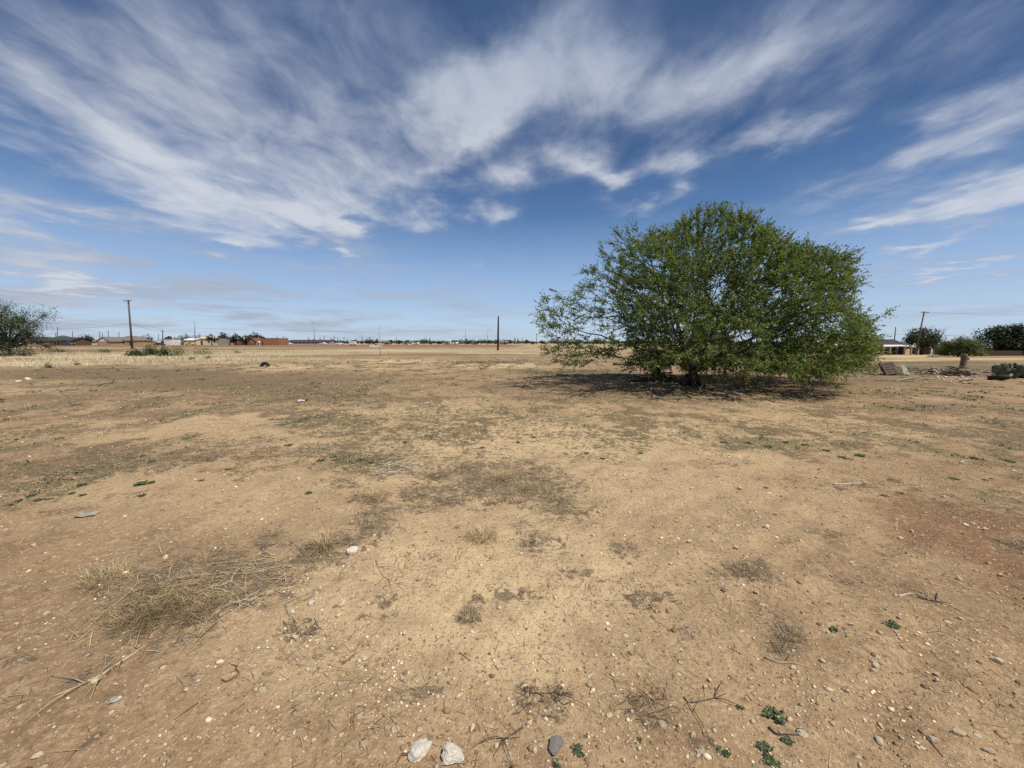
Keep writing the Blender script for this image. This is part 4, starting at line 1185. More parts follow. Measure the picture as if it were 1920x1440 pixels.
def street_lamp(label, px, ytop, Y, side=-1, reach=1.2):
    p = W(px, 640, Y); g = float(gz(p.x, Y)); h = W(px, ytop, Y).z - g
    root = empty('street_lamp', label, 'street lamp', (p.x, Y, g))
    mb = MB(); mb.tube([(0, 0, -.1), (0, 0, h * .5), (0, 0, h * .86)], [.16, .13, .11], 8); mb.build('pole', M['steel'], root, smooth=True)
    am = MB(); am.tube([(0, 0, h * .86), (side * reach * .1, 0, h * .93), (side * reach * .45, 0, h * .98), (side * reach, 0, h)], [.11, .09, .08, .07], 6); am.build('arm', M['steel'], root, smooth=True)
    hm = MB(); hm.box((side * (reach + .35), 0, h - .02), (.8, .3, .16), 0, .7); hm.build('lamp_head', M['steel'], root)
street_lamp('tall grey street lamp with arm curving over the long low grey building', 590, 600, 190, -1, 1.1)
street_lamp('shorter faint grey street lamp with arm curving towards the plain dark pole', 914, 618, 220, 1, 1.4)

def slim_post():
    p = G(713, 668)
    root = empty('metal_post', 'slim grey metal post with a bent wire on top in the pale field', 'post', p)
    h = W(713, 614, p.y).z - p.z
    mb = MB(); mb.tube([(0, 0, -.1), (0, 0, h * .3), (0, 0, h)], [.03, .035, .05], 8); mb.build('post', M['greyfence'], root, smooth=True)
    wb = MB(); wb.tube([(0, 0, h), (.04, 0, h + .14), (.10, 0, h + .24)], [.012, .01, .008], 5); wb.build('wire_stub', M['wire'], root)
slim_post()

def wire(label, a, b, sag, r=.018, group=None):
    a, b = Vector(a), Vector(b)
    pts = []
    for k in range(17):
        t = k / 16
        q = a.lerp(b, t); q.z -= sag * 4 * t * (1 - t); pts.append(q - a)
    mb = MB(); mb.tube(pts, r, 4)
    o = mb.build('overhead_wire', M['wire'], None, a)
    return tag(o, label, 'overhead wire', group)
P0 = W(243.5, 607, 84.8); Pm = W(365, 615, 189.8); Pr = W(873, 619, 190)
wire('overhead wire running from the tall utility pole across to the slim crossbarred pole', P0, Pm, 1.0, .03)
wire('lower overhead wire sagging below the one to the slim crossbarred pole', W(243.8, 609, 84.8), W(365.2, 618, 189.8), 1.4, .03)
wire('overhead wire running from the tall utility pole behind the edge mesquite', P0, W(20, 617, 90), .5, .022)
wire('faint far overhead wire running from the slim crossbarred pole across the field sky', Pm, Pr, 1.2, .035)
wire('overhead wire running from the leaning pole to the porch house', W(1726, 625, 94.8), W(1655, 626.5, 103), .15, .025)
wire('overhead wire running from the leaning pole past the massive evergreen', W(1726, 624, 94.8), W(1990, 628, 96), .8, .03)
wire('thin high overhead wire leaving the leaning pole crossarm, upper of the pair', W(1737, 586.5, 94.8), W(2050, 570, 90), .8, .012)
wire('thin high overhead wire leaving the leaning pole crossarm, lower of the pair', W(1729, 584.5, 94.8), W(2050, 582, 90), .8, .012)

# ------------------------------------------------------------------ houses
def house(label, px0, px1, ytop, Y, wall, roof, depth=8, kind='gable', name='house', eave=.6, gable=None, openings=(), rz=0.0, over=.4, chimney=False, cat='house', porch=None):
    a, b = W(px0, 640, Y), W(px1, 640, Y)
    w = b.x - a.x; cxm = (a.x + b.x) / 2; g = min(float(gz(a.x, Y)), float(gz(b.x, Y)), float(gz(cxm, Y)))
    H = W((px0 + px1) / 2, ytop, Y).z - g
    root = empty(name, label, cat, (cxm, Y, g), rz)
    he = H * eave; th = .14
    wb = MB()
    if kind == 'front':        # gable faces the camera
        wb.prism([(-w / 2, -.3), (w / 2, -.3), (w / 2, he), (0, H - .02), (-w / 2, he)], 0, depth)
        wb.build('wall', M[wall], root)
        rb = MB(); sl = (H - he) / (w / 2); o = over
        for s in (-1, 1):
            rb.prism([(0, H), (0, H + th), (s * (w / 2 + o), he - sl * o + th), (s * (w / 2 + o), he - sl * o)], -o, depth + o)
        rf = rb.build('roof', M[roof], root)
        if gable:
            gb = MB(); gb.prism([(-w / 2 + .15, he), (w / 2 - .15, he), (0, H - .15)], -.04, 0); gb.build('gable', M[gable], root)
    elif kind == 'gable':
        wb.prism([(0, -.3), (depth, -.3), (depth, he), (depth / 2, H - .02), (0, he)], -w / 2, w / 2, 'x'); wb.build('wall', M[wall], root)
        rb = MB(); sl = (H - he) / (depth / 2); o = over
        rb.prism([(depth / 2, H), (depth / 2, H + th), (-o, he - sl * o + th), (-o, he - sl * o)], -w / 2 - o, w / 2 + o, 'x')
        rb.prism([(depth / 2, H), (depth / 2, H + th), (depth + o, he - sl * o + th), (depth + o, he - sl * o)], -w / 2 - o, w / 2 + o, 'x')
        rf = rb.build('roof', M[roof], root)
    elif kind == 'hip':
        wb.box((0, depth / 2, (he - .3) / 2), (w, depth, he + .3)); wb.build('wall', M[wall], root)
        o = over; i = min(depth * .5, w * .4)
        vs = [(-w / 2 - o, -o, he), (w / 2 + o, -o, he), (w / 2 + o, depth + o, he), (-w / 2 - o, depth + o, he), (-w / 2 + i, depth / 2, H), (w / 2 - i, depth / 2, H)]
        vs = [(x, y, z + .03) for x, y, z in vs]
        rb = MB(); rb.add(vs, [(0, 1, 5, 4), (1, 2, 5), (2, 3, 4, 5), (3, 0, 4), (3, 2, 1, 0)]); rf = rb.build('roof', M[roof], root)
    else:
        wb.box((0, depth / 2, (H - .55) / 2), (w, depth, H - .15 + .0)); wb.build('wall', M[wall], root)
        rb = MB(); rb.box((0, depth / 2, H - .1), (w + .3, depth + .3, .2)); rf = rb.build('roof', M[roof], root)
    if chimney:
        cb = MB(); cb.box((w * .2, depth * .5, H + .2), (.6, .6, 1.0)); cb.build('chimney', M['brick'], rf)
    for (u, kind2, ww, hh, z0, m_) in openings:
        x = (u - .5) * w
        if kind2 == 'window':
            f = MB(); f.box((x, -.03, z0 + hh / 2), (ww, .1, hh)); fo = f.build('window', M[m_], root)
            q = MB(); q.box((x, -.075, z0 + hh / 2), (ww - .2, .03, hh - .2)); q.build('pane', M['glass'], fo)
        else:
            f = MB(); f.box((x, -.02, hh / 2), (ww, .08, hh)); f.build('door', M[m_], root)
    if porch:
        x0, x1, dp, hp, n, pm, rm = porch
        xa, xb = (x0 - .5) * w, (x1 - .5) * w
        pr = MB(); pr.add([(xa, -dp, hp - .1), (xb, -dp, hp - .1), (xb, -.04, hp + .25), (xa, -.04, hp + .25), (xa, -dp, hp + .08), (xb, -dp, hp + .08), (xb, -.04, hp + .43), (xa, -.04, hp + .43)],
                          [(3, 2, 1, 0), (4, 5, 6, 7), (0, 1, 5, 4), (1, 2, 6, 5), (2, 3, 7, 6), (3, 0, 4, 7)]); pr.build('porch_roof', M[rm], root)
        for k in range(n):
            x = xa + .2 + (xb - xa - .4) * k / (n - 1)
            pp = MB(); pp.box((x, -dp + .15, (hp - .1) / 2 - .1), (.32, .32, hp - .1 + .2)); pp.build('porch_post', M[pm], root)
    return root, w, H

house('long brown house with black roof and shadowed porch at the edge of town', 66, 134, 633, 190, 'brown', 'roofdark', 9, 'gable', eave=.62, porch=(.55, .85, 2.5, 2.2, 4, 'brown', 'roofdark'),
      openings=[(.12, 'window', 1.6, 1.2, .9, 'white'), (.3, 'window', 1.6, 1.2, .9, 'white'), (.7, 'door', 1.0, 2.0, 0, 'shade'), (.93, 'window', 1.4, 1.2, .9, 'white')])
house('tan gable-fronted wing house beside the edge mesquite', 39, 66, 632, 184, 'tan', 'roofdark', 8, 'front', eave=.58, openings=[(.75, 'window', 1.8, 1.2, .9, 'white'), (.3, 'door', 1.0, 2.0, 0, 'shade')])
house('low building with a green metal roof showing above the black roof', 84, 121, 629, 225, 'tan', 'roofgreen', 9, 'hip', eave=.55)
house('tan house with bright white gable left of the tall utility pole', 181, 207, 632, 190, 'tan', 'roofgrey', 9, 'front', eave=.5, gable='white', openings=[(.8, 'window', 1.2, 1.0, 1.0, 'white')])
house('low tan house with a broad grey shingled roof behind the tall utility pole', 208, 256, 629.5, 196, 'tan', 'roofgrey', 9, 'hip', eave=.5, openings=[(.2, 'window', 1.6, 1.0, .9, 'white'), (.5, 'window', 1.6, 1.0, .9, 'white'), (.78, 'door', 1.6, 1.9, 0, 'shade')])
house('small white flat roofed shed by the dark crossarmed pole', 294, 320, 635.5, 200, 'white', 'white', 6, 'flat', name='shed', openings=[(.4, 'door', 1.6, 2.1, 0, 'shade')], cat='shed')
house('small cream building with low pitched roof behind the yellow car', 346, 365, 634.5, 208, 'cream', 'white', 7, 'gable', name='building', eave=.75, openings=[(.3, 'door', 1.0, 2.0, 0, 'white')], cat='building')
house('lowest cream lean-to touching the small cream building', 337, 345.5, 638.5, 208, 'cream', 'white', 6, 'flat', name='shed', openings=[(.6, 'door', 1.0, 1.6, 0, 'shade')], cat='shed')
house('large cream building with a dark doorway behind the thin-trunked tree', 373, 410, 631, 212, 'cream', 'cream', 9, 'gable', name='building', eave=.78, openings=[(.1, 'door', 1.8, 2.4, 0, 'shade'), (.5, 'window', 1.4, 1.2, 1.2, 'white'), (.8, 'window', 1.4, 1.2, 1.2, 'white')], cat='building')
house('red brick house with steep gable under the largest dark tree', 464, 480, 634, 204, 'brick', 'brick', 8, 'front', eave=.5, over=.2, openings=[(.5, 'window', 1.2, 1.3, .9, 'white')])
house('low brown brick building behind the wide dark tree', 436, 463, 636.5, 214, 'brick', 'brown', 8, 'flat', name='building', openings=[(.3, 'window', 1.4, 1.0, 1, 'white'), (.7, 'window', 1.4, 1.0, 1, 'white')], cat='building')
house('tiny white hut with rounded look between the red house and the orange building', 481, 487, 640, 203, 'white', 'white', 4, 'front', name='shed', eave=.55, over=.1, openings=[(.5, 'door', .8, 1.4, 0, 'shade')], cat='shed')
house('flat roofed orange brick building at the end of the tree row', 487.5, 522, 633.5, 200, 'orange', 'orange', 9, 'flat', name='building', openings=[(.15, 'door', 1.2, 2.0, 0, 'brick')], cat='building')
house('very long low grey roofed building beyond the tall street lamp', 540, 616, 637.5, 240, 'greyfence', 'roofdark', 10, 'gable', name='building', eave=.6, openings=[(.1 + .1 * k, 'window', 1.6, 1.0, .9, 'white') for k in range(9)], cat='building')
for (px0, px1, yt, m1, m2, lab) in [(719, 729, 640.5, 'tan', 'roofgrey', 'distant small brown roofed house just past the slim metal post'), (754, 764, 642, 'white', 'roofgrey', 'distant small white house under the horizon trees, first past the slim post'),
                                (773, 784, 642.5, 'white', 'white', 'distant small white-roofed house next along from the first white one'), (831, 841, 642.5, 'cream', 'roofgrey', 'distant cream house, narrower of the two before the plain dark pole'),
                                (844, 858, 642, 'cream', 'white', 'distant cream house, wider of the two before the plain dark pole'), (936, 952, 639.5, 'tan', 'roofgrey', 'distant tan house with grey roof just past the plain dark pole'),
                                (884, 894, 643, 'tan', 'roofdark', 'distant dark roofed low house between the thin grey pole and plain dark pole')]:
    house(lab, px0, px1, yt, 246, m1, m2, 7, 'gable', eave=.6, openings=[(.3, 'window', 1.2, 1.0, .9, 'white'), (.65, 'door', 1.0, 1.9, 0, 'shade')])
house('house with a white edged porch, its wall browned for porch shade, behind the leaning pole', 1640, 1700, 637, 107, 'brown', 'roofdark', 8, 'gable', eave=.62, over=.4, porch=(0, 1.12, 2.6, 2.35, 6, 'tan', 'white'),  # brown wall colour stands in for the dark porch shade
      openings=[(.12, 'door', 1.3, 2.0, 0, 'shade'), (.35, 'window', 1.6, 1.3, .8, 'white'), (.6, 'window', 1.6, 1.3, .8, 'white'), (.85, 'door', 1.0, 2.0, 0, 'shade')])
house('long low white shed with dark open front behind the light green mesquite', 1746, 1882, 651, 122, 'plankdark', 'white', 6, 'flat', name='shed', openings=[(.02, 'door', .6, 2.0, 0, 'white'), (.22, 'door', 2.2, 1.9, 0, 'shade'), (.5, 'door', 2.2, 1.9, 0, 'shade'), (.75, 'door', 2.2, 1.9, 0, 'shade')], cat='shed')

def board_fence(label, px0, px1, ytop, Y, mat, name='board_fence', nb=None, postm=None):
    a, b = W(px0, 640, Y), W(px1, 640, Y)
    ga, gb = float(gz(a.x, Y)), float(gz(b.x, Y)); g = min(ga, gb)
    h = W((px0 + px1) / 2, ytop, Y).z - g; w = b.x - a.x
    root = empty(name, label, 'fence', (a.x, Y, g))
    n = nb or max(6, int(w / .22)); st = w / n
    mb = MB()
    for i in range(n):
        mb.box((st * (i + .5), 0, h / 2 - .05 + random.uniform(-.02, .02)), (st * .93, .03, h + random.uniform(-.04, .04)))
    mb.build('board_panel', M[mat], root)
    rl = MB()
    for z in (.25, .8): rl.box((w / 2, .045, h * z), (w, .05, .09))
    rl.build('rail', M[mat], root)
    k = max(2, int(w / 2.4))
    for i in range(k + 1):
        pb = MB(); pb.box((w * i / k, .13, h / 2 - .1), (.11, .11, h + .12)); pb.build('post', M[postm or mat], root)
board_fence('dark brown board fence under the massive evergreen tree', 1832, 1990, 657, 86, 'fence')
board_fence('grey metal panel fence next to the large cream building', 411, 433, 634.5, 206, 'greyfence', 'metal_fence', 10)

# ------------------------------------------------------------------ vehicles
def car(label, px, Y, mat, rz=0.0, kind='car', name='parked_car', L=4.5, group=None, cat='car'):
    p = W(px, 640, Y); g = float(gz(p.x, Y))
    root = empty(name, label, cat, (p.x, Y, g), rz, group)
    s = L / 4.5
    low = [(-2.25, .28), (2.2, .28), (2.25, .62), (2.1, .80), (1.2, .92), (-1.75, .98), (-2.2, .92), (-2.28, .6)]
    cab = [(1.15, .92), (.45, 1.42), (-.95, 1.45), (-1.7, .98)] if kind == 'car' else [(1.0, .93), (.4, 1.62), (-.35, 1.65), (-.5, .96)]
    b = MB(); b.prism([(x * s, z * s) for x, z in low], -.86 * s, .86 * s)
    b.prism([(x * s, z * s) for x, z in cab], -.72 * s, .72 * s)
    b.build('body', M[mat], root, bevel=.06)
    wn = MB(); c2 = [(x * .86 * s, (.98 + (z - .95) * .84) * s) for x, z in cab]
    wn.prism(c2, -.735 * s, .735 * s); wn.build('side_window', M['glass'], root)
    for x in (-1.4, 1.4):
        for y in (-.8, .8):
            w = MB(); w.tube([(x * s, (y - .11) * s, .33 * s), (x * s, (y + .11) * s, .33 * s)], .33 * s, 14); wo = w.build('wheel', M['rubber'], root)
            h = MB(); h.tube([(x * s, (y - .125) * s, .33 * s), (x * s, (y + .125) * s, .33 * s)], .18 * s, 10); h.build('hub', M['steel'], wo)
    for y in (-.6, .6):
        hl = MB(); hl.box((2.22 * s, y * s, .66 * s), (.1, .34 * s, .14 * s)); hl.build('headlight', M['white'], root)
    return root
car('white pickup parked on the brown field strip near the slim metal post', 704, 170, 'carwhite', .35, 'pickup', 'parked_pickup', 4.9, cat='pickup')
car('white parked car half hidden under the edge mesquite, nearer the frame edge', 15, 182, 'carwhite', .1)
car('white parked car beside the tan gabled house', 33, 186, 'carwhite', .2)
car('yellow car parked in front of the small cream building', 357, 200, 'caryellow', .1)
car('dark car parked before the white shed by the dark pole', 299, 190, 'cardark', .1)
car('black car parked at the shadowed end of the long brown house', 126, 182, 'cardark', .0, L=5.5)
for px in (531, 541, 637, 606):
    car('white parked car in front of the very long low grey building', px, 228, 'carwhite', random.uniform(-.3, .3), group='white cars before the long grey building')

def box_trailer(label, px0, px1, ytop, Y, mat, name='box_trailer'):
    a, b = W(px0, 640, Y), W(px1, 640, Y); w = b.x - a.x; g = float(gz((a.x + b.x) / 2, Y)); h = W(px0, ytop, Y).z - g
    root = empty(name, label, 'trailer', ((a.x + b.x) / 2, Y, g))
    m = MB(); m.box((0, 0, .45 + (h - .45) / 2), (w, 2.4, h - .45)); m.build('box', M[mat], root, bevel=.08)
    t = MB(); t.box((0, -1.22, h - .55), (w * .9, .04, .12)); t.build('trim', M['greyfence'], root)
    for x in (-.3, .3):
        q = MB(); q.tube([(x * w, -1.1, .38), (x * w, -.85, .38)], .38, 12); q.build('wheel', M['rubber'], root)
        q = MB(); q.tube([(x * w, .85, .38), (x * w, 1.1, .38)], .38, 12); q.build('wheel', M['rubber'], root)
box_trailer('long white box trailer between the brown house and the white gabled house', 135.5, 164, 639.5, 198, 'white')
box_trailer('tall white box trailer on the horizon before the slim metal post', 655.5, 667, 640, 205, 'white')

# ------------------------------------------------------------------ odds and ends on the lot
def tyre_mb(R, r, n=28, m=10):
    v, f = [], []
    for i in range(n):
        a = 2 * PI * i / n
        for j in range(m):
            b = 2 * PI * j / m
            q = R - r + r * math.cos(b)
            wv = r * .95 * math.sin(b)
            v.append((q * math.cos(a), wv, q * math.sin(a)))
    for i in range(n):
        for j in range(m):
            f.append((i * m + j, ((i + 1) % n) * m + j, ((i + 1) % n) * m + (j + 1) % m, i * m + (j + 1) % m))
    return MB().add(v, f)
p = G(497, 687)
o = tyre_mb(.30, .10).build('half_buried_tyre', M['rubber'], None, (p.x, p.y, p.z + .0), True); o.rotation_euler = (0, 0, .1)
tag(o, 'black tyre standing half buried in the pale sand, showing as an arch', 'tyre')
p = G(1872, 713)
o = tyre_mb(.31, .09).build('old_tyre', M['rubber'], None, (p.x, p.y, p.z + .11), True); o.rotation_euler = (math.radians(78), .12, .2)
tag(o, 'black old tyre lying tilted on the ground beside the prickly pear', 'tyre')

def prickly_pear(label, px, py, wpx, hpx, n=26, seed=2):
    rs = random.Random(seed)
    p = G(px, py); s = p.y / FPX; R = wpx * s / 2; H = hpx * s
    root = empty('prickly_pear', label, 'cactus', p)
    for i in range(n):
        a = rs.uniform(0, 2 * PI); q = math.sqrt(rs.random()) * R * .85
        zc = rs.uniform(.12, .85) * H * (1 - .45 * (q / R))
        k = rs.uniform(.13, .2)
        me = MB(); vs = []; fs = []; nn = 12
        for side in (-1, 1):
            for rr, off in ((1, .0), (.7, .028), (0, .04)):
                for t in range(nn if rr else 1):
                    b = 2 * PI * t / nn
                    vs.append((math.cos(b) * k * .8 * rr, side * off, math.sin(b) * k * rr * (1.1 if math.sin(b) > 0 else 1)))
        for sd in range(2):
            o0 = sd * (2 * nn + 1)
            for t in range(nn):
                t2 = (t + 1) % nn
                qd = (o0 + t, o0 + t2, o0 + nn + t2, o0 + nn + t); tr = (o0 + nn + t, o0 + nn + t2, o0 + 2 * nn)
                fs += [qd, tr] if sd else [qd[::-1], tr[::-1]]
        Rm = Matrix.Rotation(rs.uniform(0, PI), 3, 'Z') @ Matrix.Rotation(rs.uniform(-.5, .5), 3, 'X') @ Matrix.Rotation(rs.uniform(-.6, .6), 3, 'Y')
        c = Vector((q * math.cos(a), q * math.sin(a) * .6, max(zc, k * .8)))
        me.add([Rm @ Vector(v) + c for v in vs], fs)
        me.build('pad', M['cactus'], root, smooth=True)
prickly_pear('grey-green prickly pear clump sprawling behind the tilted old tyre', 1895, 708, 62, 34, 40)
prickly_pear('tall prickly pear clump cut by the frame edge behind the tyre', 1925, 708, 40, 26, 22, 5)

def pallet():
    p = G(1670, 704)
    root = empty('wooden_pallet', 'weathered wooden pallet tipped up on its edge beside a sheet of pale plastic', 'pallet', (p.x, p.y, p.z), .35)
    T = Matrix.Rotation(math.radians(62), 3, 'X') @ Matrix.Rotation(math.radians(-9), 3, 'Y')
    wd, hh = .80, .62
    dz = Vector((0, 0, .02))
    for i in range(5):
        mb = MB(); c = Vector((0, -hh / 2 + .06 + i * (hh - .12) / 4 + hh / 2, .10)); mb.box(T @ c + dz, (wd, .095, .02), M=T); mb.build('slat', M['plankdark'], root)
    for i in range(3):
        mb = MB(); mb.box(T @ Vector((-wd / 2 + .05 + i * (wd - .1) / 2, hh / 2, .05)) + dz, (.09, hh, .08), M=T); mb.build('stringer', M['plank'] if i == 2 else M['plankdark'], root)
    for i in range(3):
        mb = MB(); mb.box(T @ Vector((0, .05 + i * (hh - .1) / 2, -.001)) + dz, (wd, .095, .02), M=T); mb.build('bottom_board', M['plankdark'], root)
pallet()
def sheet(label, px, py, w, h, mat, name, tilt=.2, seed=1, cat='litter', stand=0.0, rz=0.0):
    rs = random.Random(seed); p = G(px, py); s = (p.y * CP + EYE * SP) / FPX
    w, h = w * s, h * s; n = 7
    th = .003
    v = []
    for side in (0, 1):
        for i in range(n):
            for j in range(n):
                x, y = (i / (n - 1) - .5) * w, (j / (n - 1) - .5) * h
                z = .25 * min(w, h) * (math.sin(i * 1.3 + seed) * math.cos(j * 1.1 + seed) * .35 + .45 * rs.random() * 0 + .36) + side * th
                v.append((x + w * .08 * math.sin(j * 1.7 + seed), y + h * .08 * math.sin(i * 2.1), z))
    f = []
    for i in range(n - 1):
        for j in range(n - 1):
            a = i * n + j; f.append((a, a + 1, a + n + 1, a + n)); b = a + n * n; f.append((b + n, b + n + 1, b + 1, b))
    ring = [i * n for i in range(n)] + [(n - 1) * n + j for j in range(1, n)] + [i * n + n - 1 for i in range(n - 2, -1, -1)] + [j for j in range(n - 2, 0, -1)]
    for k in range(len(ring)):
        a, b = ring[k], ring[(k + 1) % len(ring)]; f.append((a, b, b + n * n, a + n * n))
    o = MB().add(v, f).build(name, M[mat], None, p, True)
    o.rotation_euler = (stand, 0, rz)
    if stand: o.location.z += h * .5 * math.sin(stand)
    return tag(o, label, cat)
sheet('flattened grey-blue scrap of plastic on bare brown dirt below the dark weeds', 163, 966, 30, 20, 'plastic', 'plastic_scrap', cat='plastic scrap', rz=.3)
sheet('crumpled blue-grey plastic scrap on brown dirt with pebbles', 217, 1312, 17, 14, 'plasticblue', 'plastic_scrap', seed=3, cat='plastic scrap', rz=.6)
sheet('pale sheet of plastic propped up behind the tipped wooden pallet', 1694, 703, 15, 20, 'plastic', 'plastic_sheet', seed=2, cat='plastic sheet', stand=1.1, rz=.3)
sheet('crumpled white paper scrap touching a red scrap on the open lot', 565, 752, 13, 14, 'paper', 'paper_scrap', seed=4, cat='litter')
put_stone('red_scrap', 'crushed red scrap beside white paper on the open lot', 574, 752, 7, M['redlitter'], 3, .3, cat='litter', sink=.05)

def stump():
    p = G(1805, 690)
    root = empty('tree_stump', 'upright weathered brown stump with flared top behind the debris heap', 'stump', p)
    s = p.y / FPX; H = 26 * s; r = 4.5 * s
    n = 14; rings = [(-.05, 1.12), (.1, 1.02), (.3, .95), (.5, .96), (.66, .96), (.82, 1.0), (.93, 1.04), (1.0, .92)]
    v = []; f = []
    for k, (t, q) in enumerate(rings):
        for i in range(n):
            a = 2 * PI * i / n; w = 1 + .12 * math.sin(3 * a + 1.3 * k) + .05 * math.sin(7 * a)
            v.append((math.cos(a) * r * q * w, math.sin(a) * r * q * w, t * H + (.03 * math.sin(2 * a) if t == 1 else 0)))
    for k in range(len(rings) - 1):
        for i in range(n):
            f.append((k * n + i, k * n + (i + 1) % n, (k + 1) * n + (i + 1) % n, (k + 1) * n + i))
    f.append(tuple((len(rings) - 1) * n + i for i in range(n)))
    MB().add(v, f).build('trunk_wood', M['stump'], root, smooth=True)
    k = MB(); k.tube([(r * .6, -r * .2, H * .62), (r * 1.35, -r * .3, H * .66), (r * 1.7, -r * .3, H * .74)], [.09, .08, .05], 7); k.build('branch_stub', M['stump'], root, smooth=True)
stump()

def heap(label, px, py, rx, h, seed, mat='barkgrey', n=70, name='brush_pile', cat='brush pile', rad=.014, deep=.6, lo=.4, hi=1.2):
    rs = random.Random(seed); p = G(px, py); R = rx / FPX * p.y
    mb = MB()
    for i in range(n):
        a = rs.uniform(0, 2 * PI); q = rs.random() ** .6
        x, y = R * q * math.cos(a), R * deep * q * math.sin(a)
        top = h * (1 - q) * rs.random(); L = rs.uniform(lo, hi); d = rs.uniform(0, 2 * PI); tz = rs.uniform(-.15, .25)
        pts = []
        for k in range(4):
            t = k / 3 - .5
            xx, yy = x + math.cos(d + .5 * t) * L * t, y + math.sin(d + .5 * t) * L * t * .7
            g = float(gz(xx + p.x, yy + p.y)) - p.z
            pts.append((xx, yy, max(g + .01, g + top + tz * L * t)))
        r = rad * rs.uniform(.4, 1.8); mb.tube(pts, [r, r * .9, r * .75, r * .4], 5)
    return tag(mb.build(name, M[mat], None, p), label, cat)
heap('dark tangled pile of fallen limbs at the foot of the elm', 1240, 716, 52, .42, 5, 'twigdark', 110, rad=.028)
heap('dark brush pile in the middle of the debris, with pale stones before it', 1790, 703, 22, .38, 6, 'plankdark', 46, rad=.026)
heap('smaller brown heap of roots and boards at the near end of the debris', 1752, 700, 18, .42, 7, 'plank', 40, rad=.026)
heap('low strew of grey sticks on the far side of the tilted tyre', 1840, 700, 26, .16, 8, 'plank', 30, rad=.02)

def plank(label, a, b, w=.10, mat='plank', th=.03, lift=0.0, name='board', cat='board'):
    A, B = G(*a), G(*b); v = B - A; L = v.length
    o = MB().box((L / 2, 0, 0), (L, w, th)).build(name, M[mat], None, (A.x, A.y, A.z + th / 2 + .006))
    o.rotation_euler = (0, -math.atan2(v.z + lift, math.hypot(v.x, v.y)), math.atan2(v.y, v.x))
    return tag(o, label, cat)
plank('long pale board lying in front of the debris, nearest the tipped pallet', (1678, 715), (1722, 707), .08, 'plank')
plank('straight thin grey board lying parallel to the dirt edge before the pallet', (1640, 714), (1714, 716), .05, 'plank')
plank('pale board lying flat between the pallet and the dark brush pile', (1737, 712), (1762, 710), .10, 'plank')
plank('grey board propped over the far end of the debris heap', (1778, 687), (1810, 694), .16, 'plank', lift=.15)
plank('thin pale lath alone on reddish dirt nearer than the debris', (1727, 728), (1775, 729), .03, 'plank')
plank('short brown board in the gravel in front of the dark brush pile', (1800, 716), (1822, 713), .08, 'plankdark')
plank('dark charred board end sticking out under the tipped pallet', (1640, 704), (1662, 702), .12, 'plankdark')
plank('short weathered pale board before the tilted tyre', (1822, 712), (1834, 709), .07, 'plank')
plank('grey split piece of wood lying in the elm shade', (1368, 738), (1390, 742), .18, 'plank', .05)
stick('thick dark bar lying across the dirt on the far side of the elm', [(1150, 685), (1200, 684.5), (1262, 684)], .11, 'twigdark', 'dark_bar', 'log', taper=.8)  # one dark tapering bar laid along the ground
stick('pale peeled branch propped near the elm root flare', [(1312, 731), (1317, 726), (1319, 721)], .02, 'twigpale', lift=.05)
RUB = [(1772, 708), (1795, 711), (1803, 708), (1812, 713), (1768, 713), (1782, 717), (1828, 708), (1757, 709), (1745, 706), (1807, 719), (1790, 721), (1735, 716)]
for (a, b) in RUB:
    put_stone('rubble_stone', 'pale broken rubble stone strewn among the boards of the debris heap', a, b, random.uniform(4, 8), M['stone' if a % 2 else 'stonewhite'], a % 5, a * .7, cat='rubble stone', group='pale rubble strewn in the debris', sink=.12)
for (a, lab) in [((1785, 713), 'small pale rubble stone in front of the dark brush pile'), ((1760, 705), 'rounded dull stone on the near end of the debris heap'), ((1845, 718), 'pale pebble by the near rim of the tilted tyre')]:
    put_stone('rubble_stone', lab, a[0], a[1], 6, M['stone'], a[0] % 5, .4, sink=.1)

# ------------------------------------------------------------------ world: Nishita sky with cirrus
SUN_EL, SUN_AZ = math.radians(60), math.radians(128)   # azimuth from +Y (ahead) clockwise to +X
def dir_azel(px, py):
    d = ray(px, py); d = d / np.linalg.norm(d)
    return math.atan2(d[0], d[1]), math.asin(d[2])

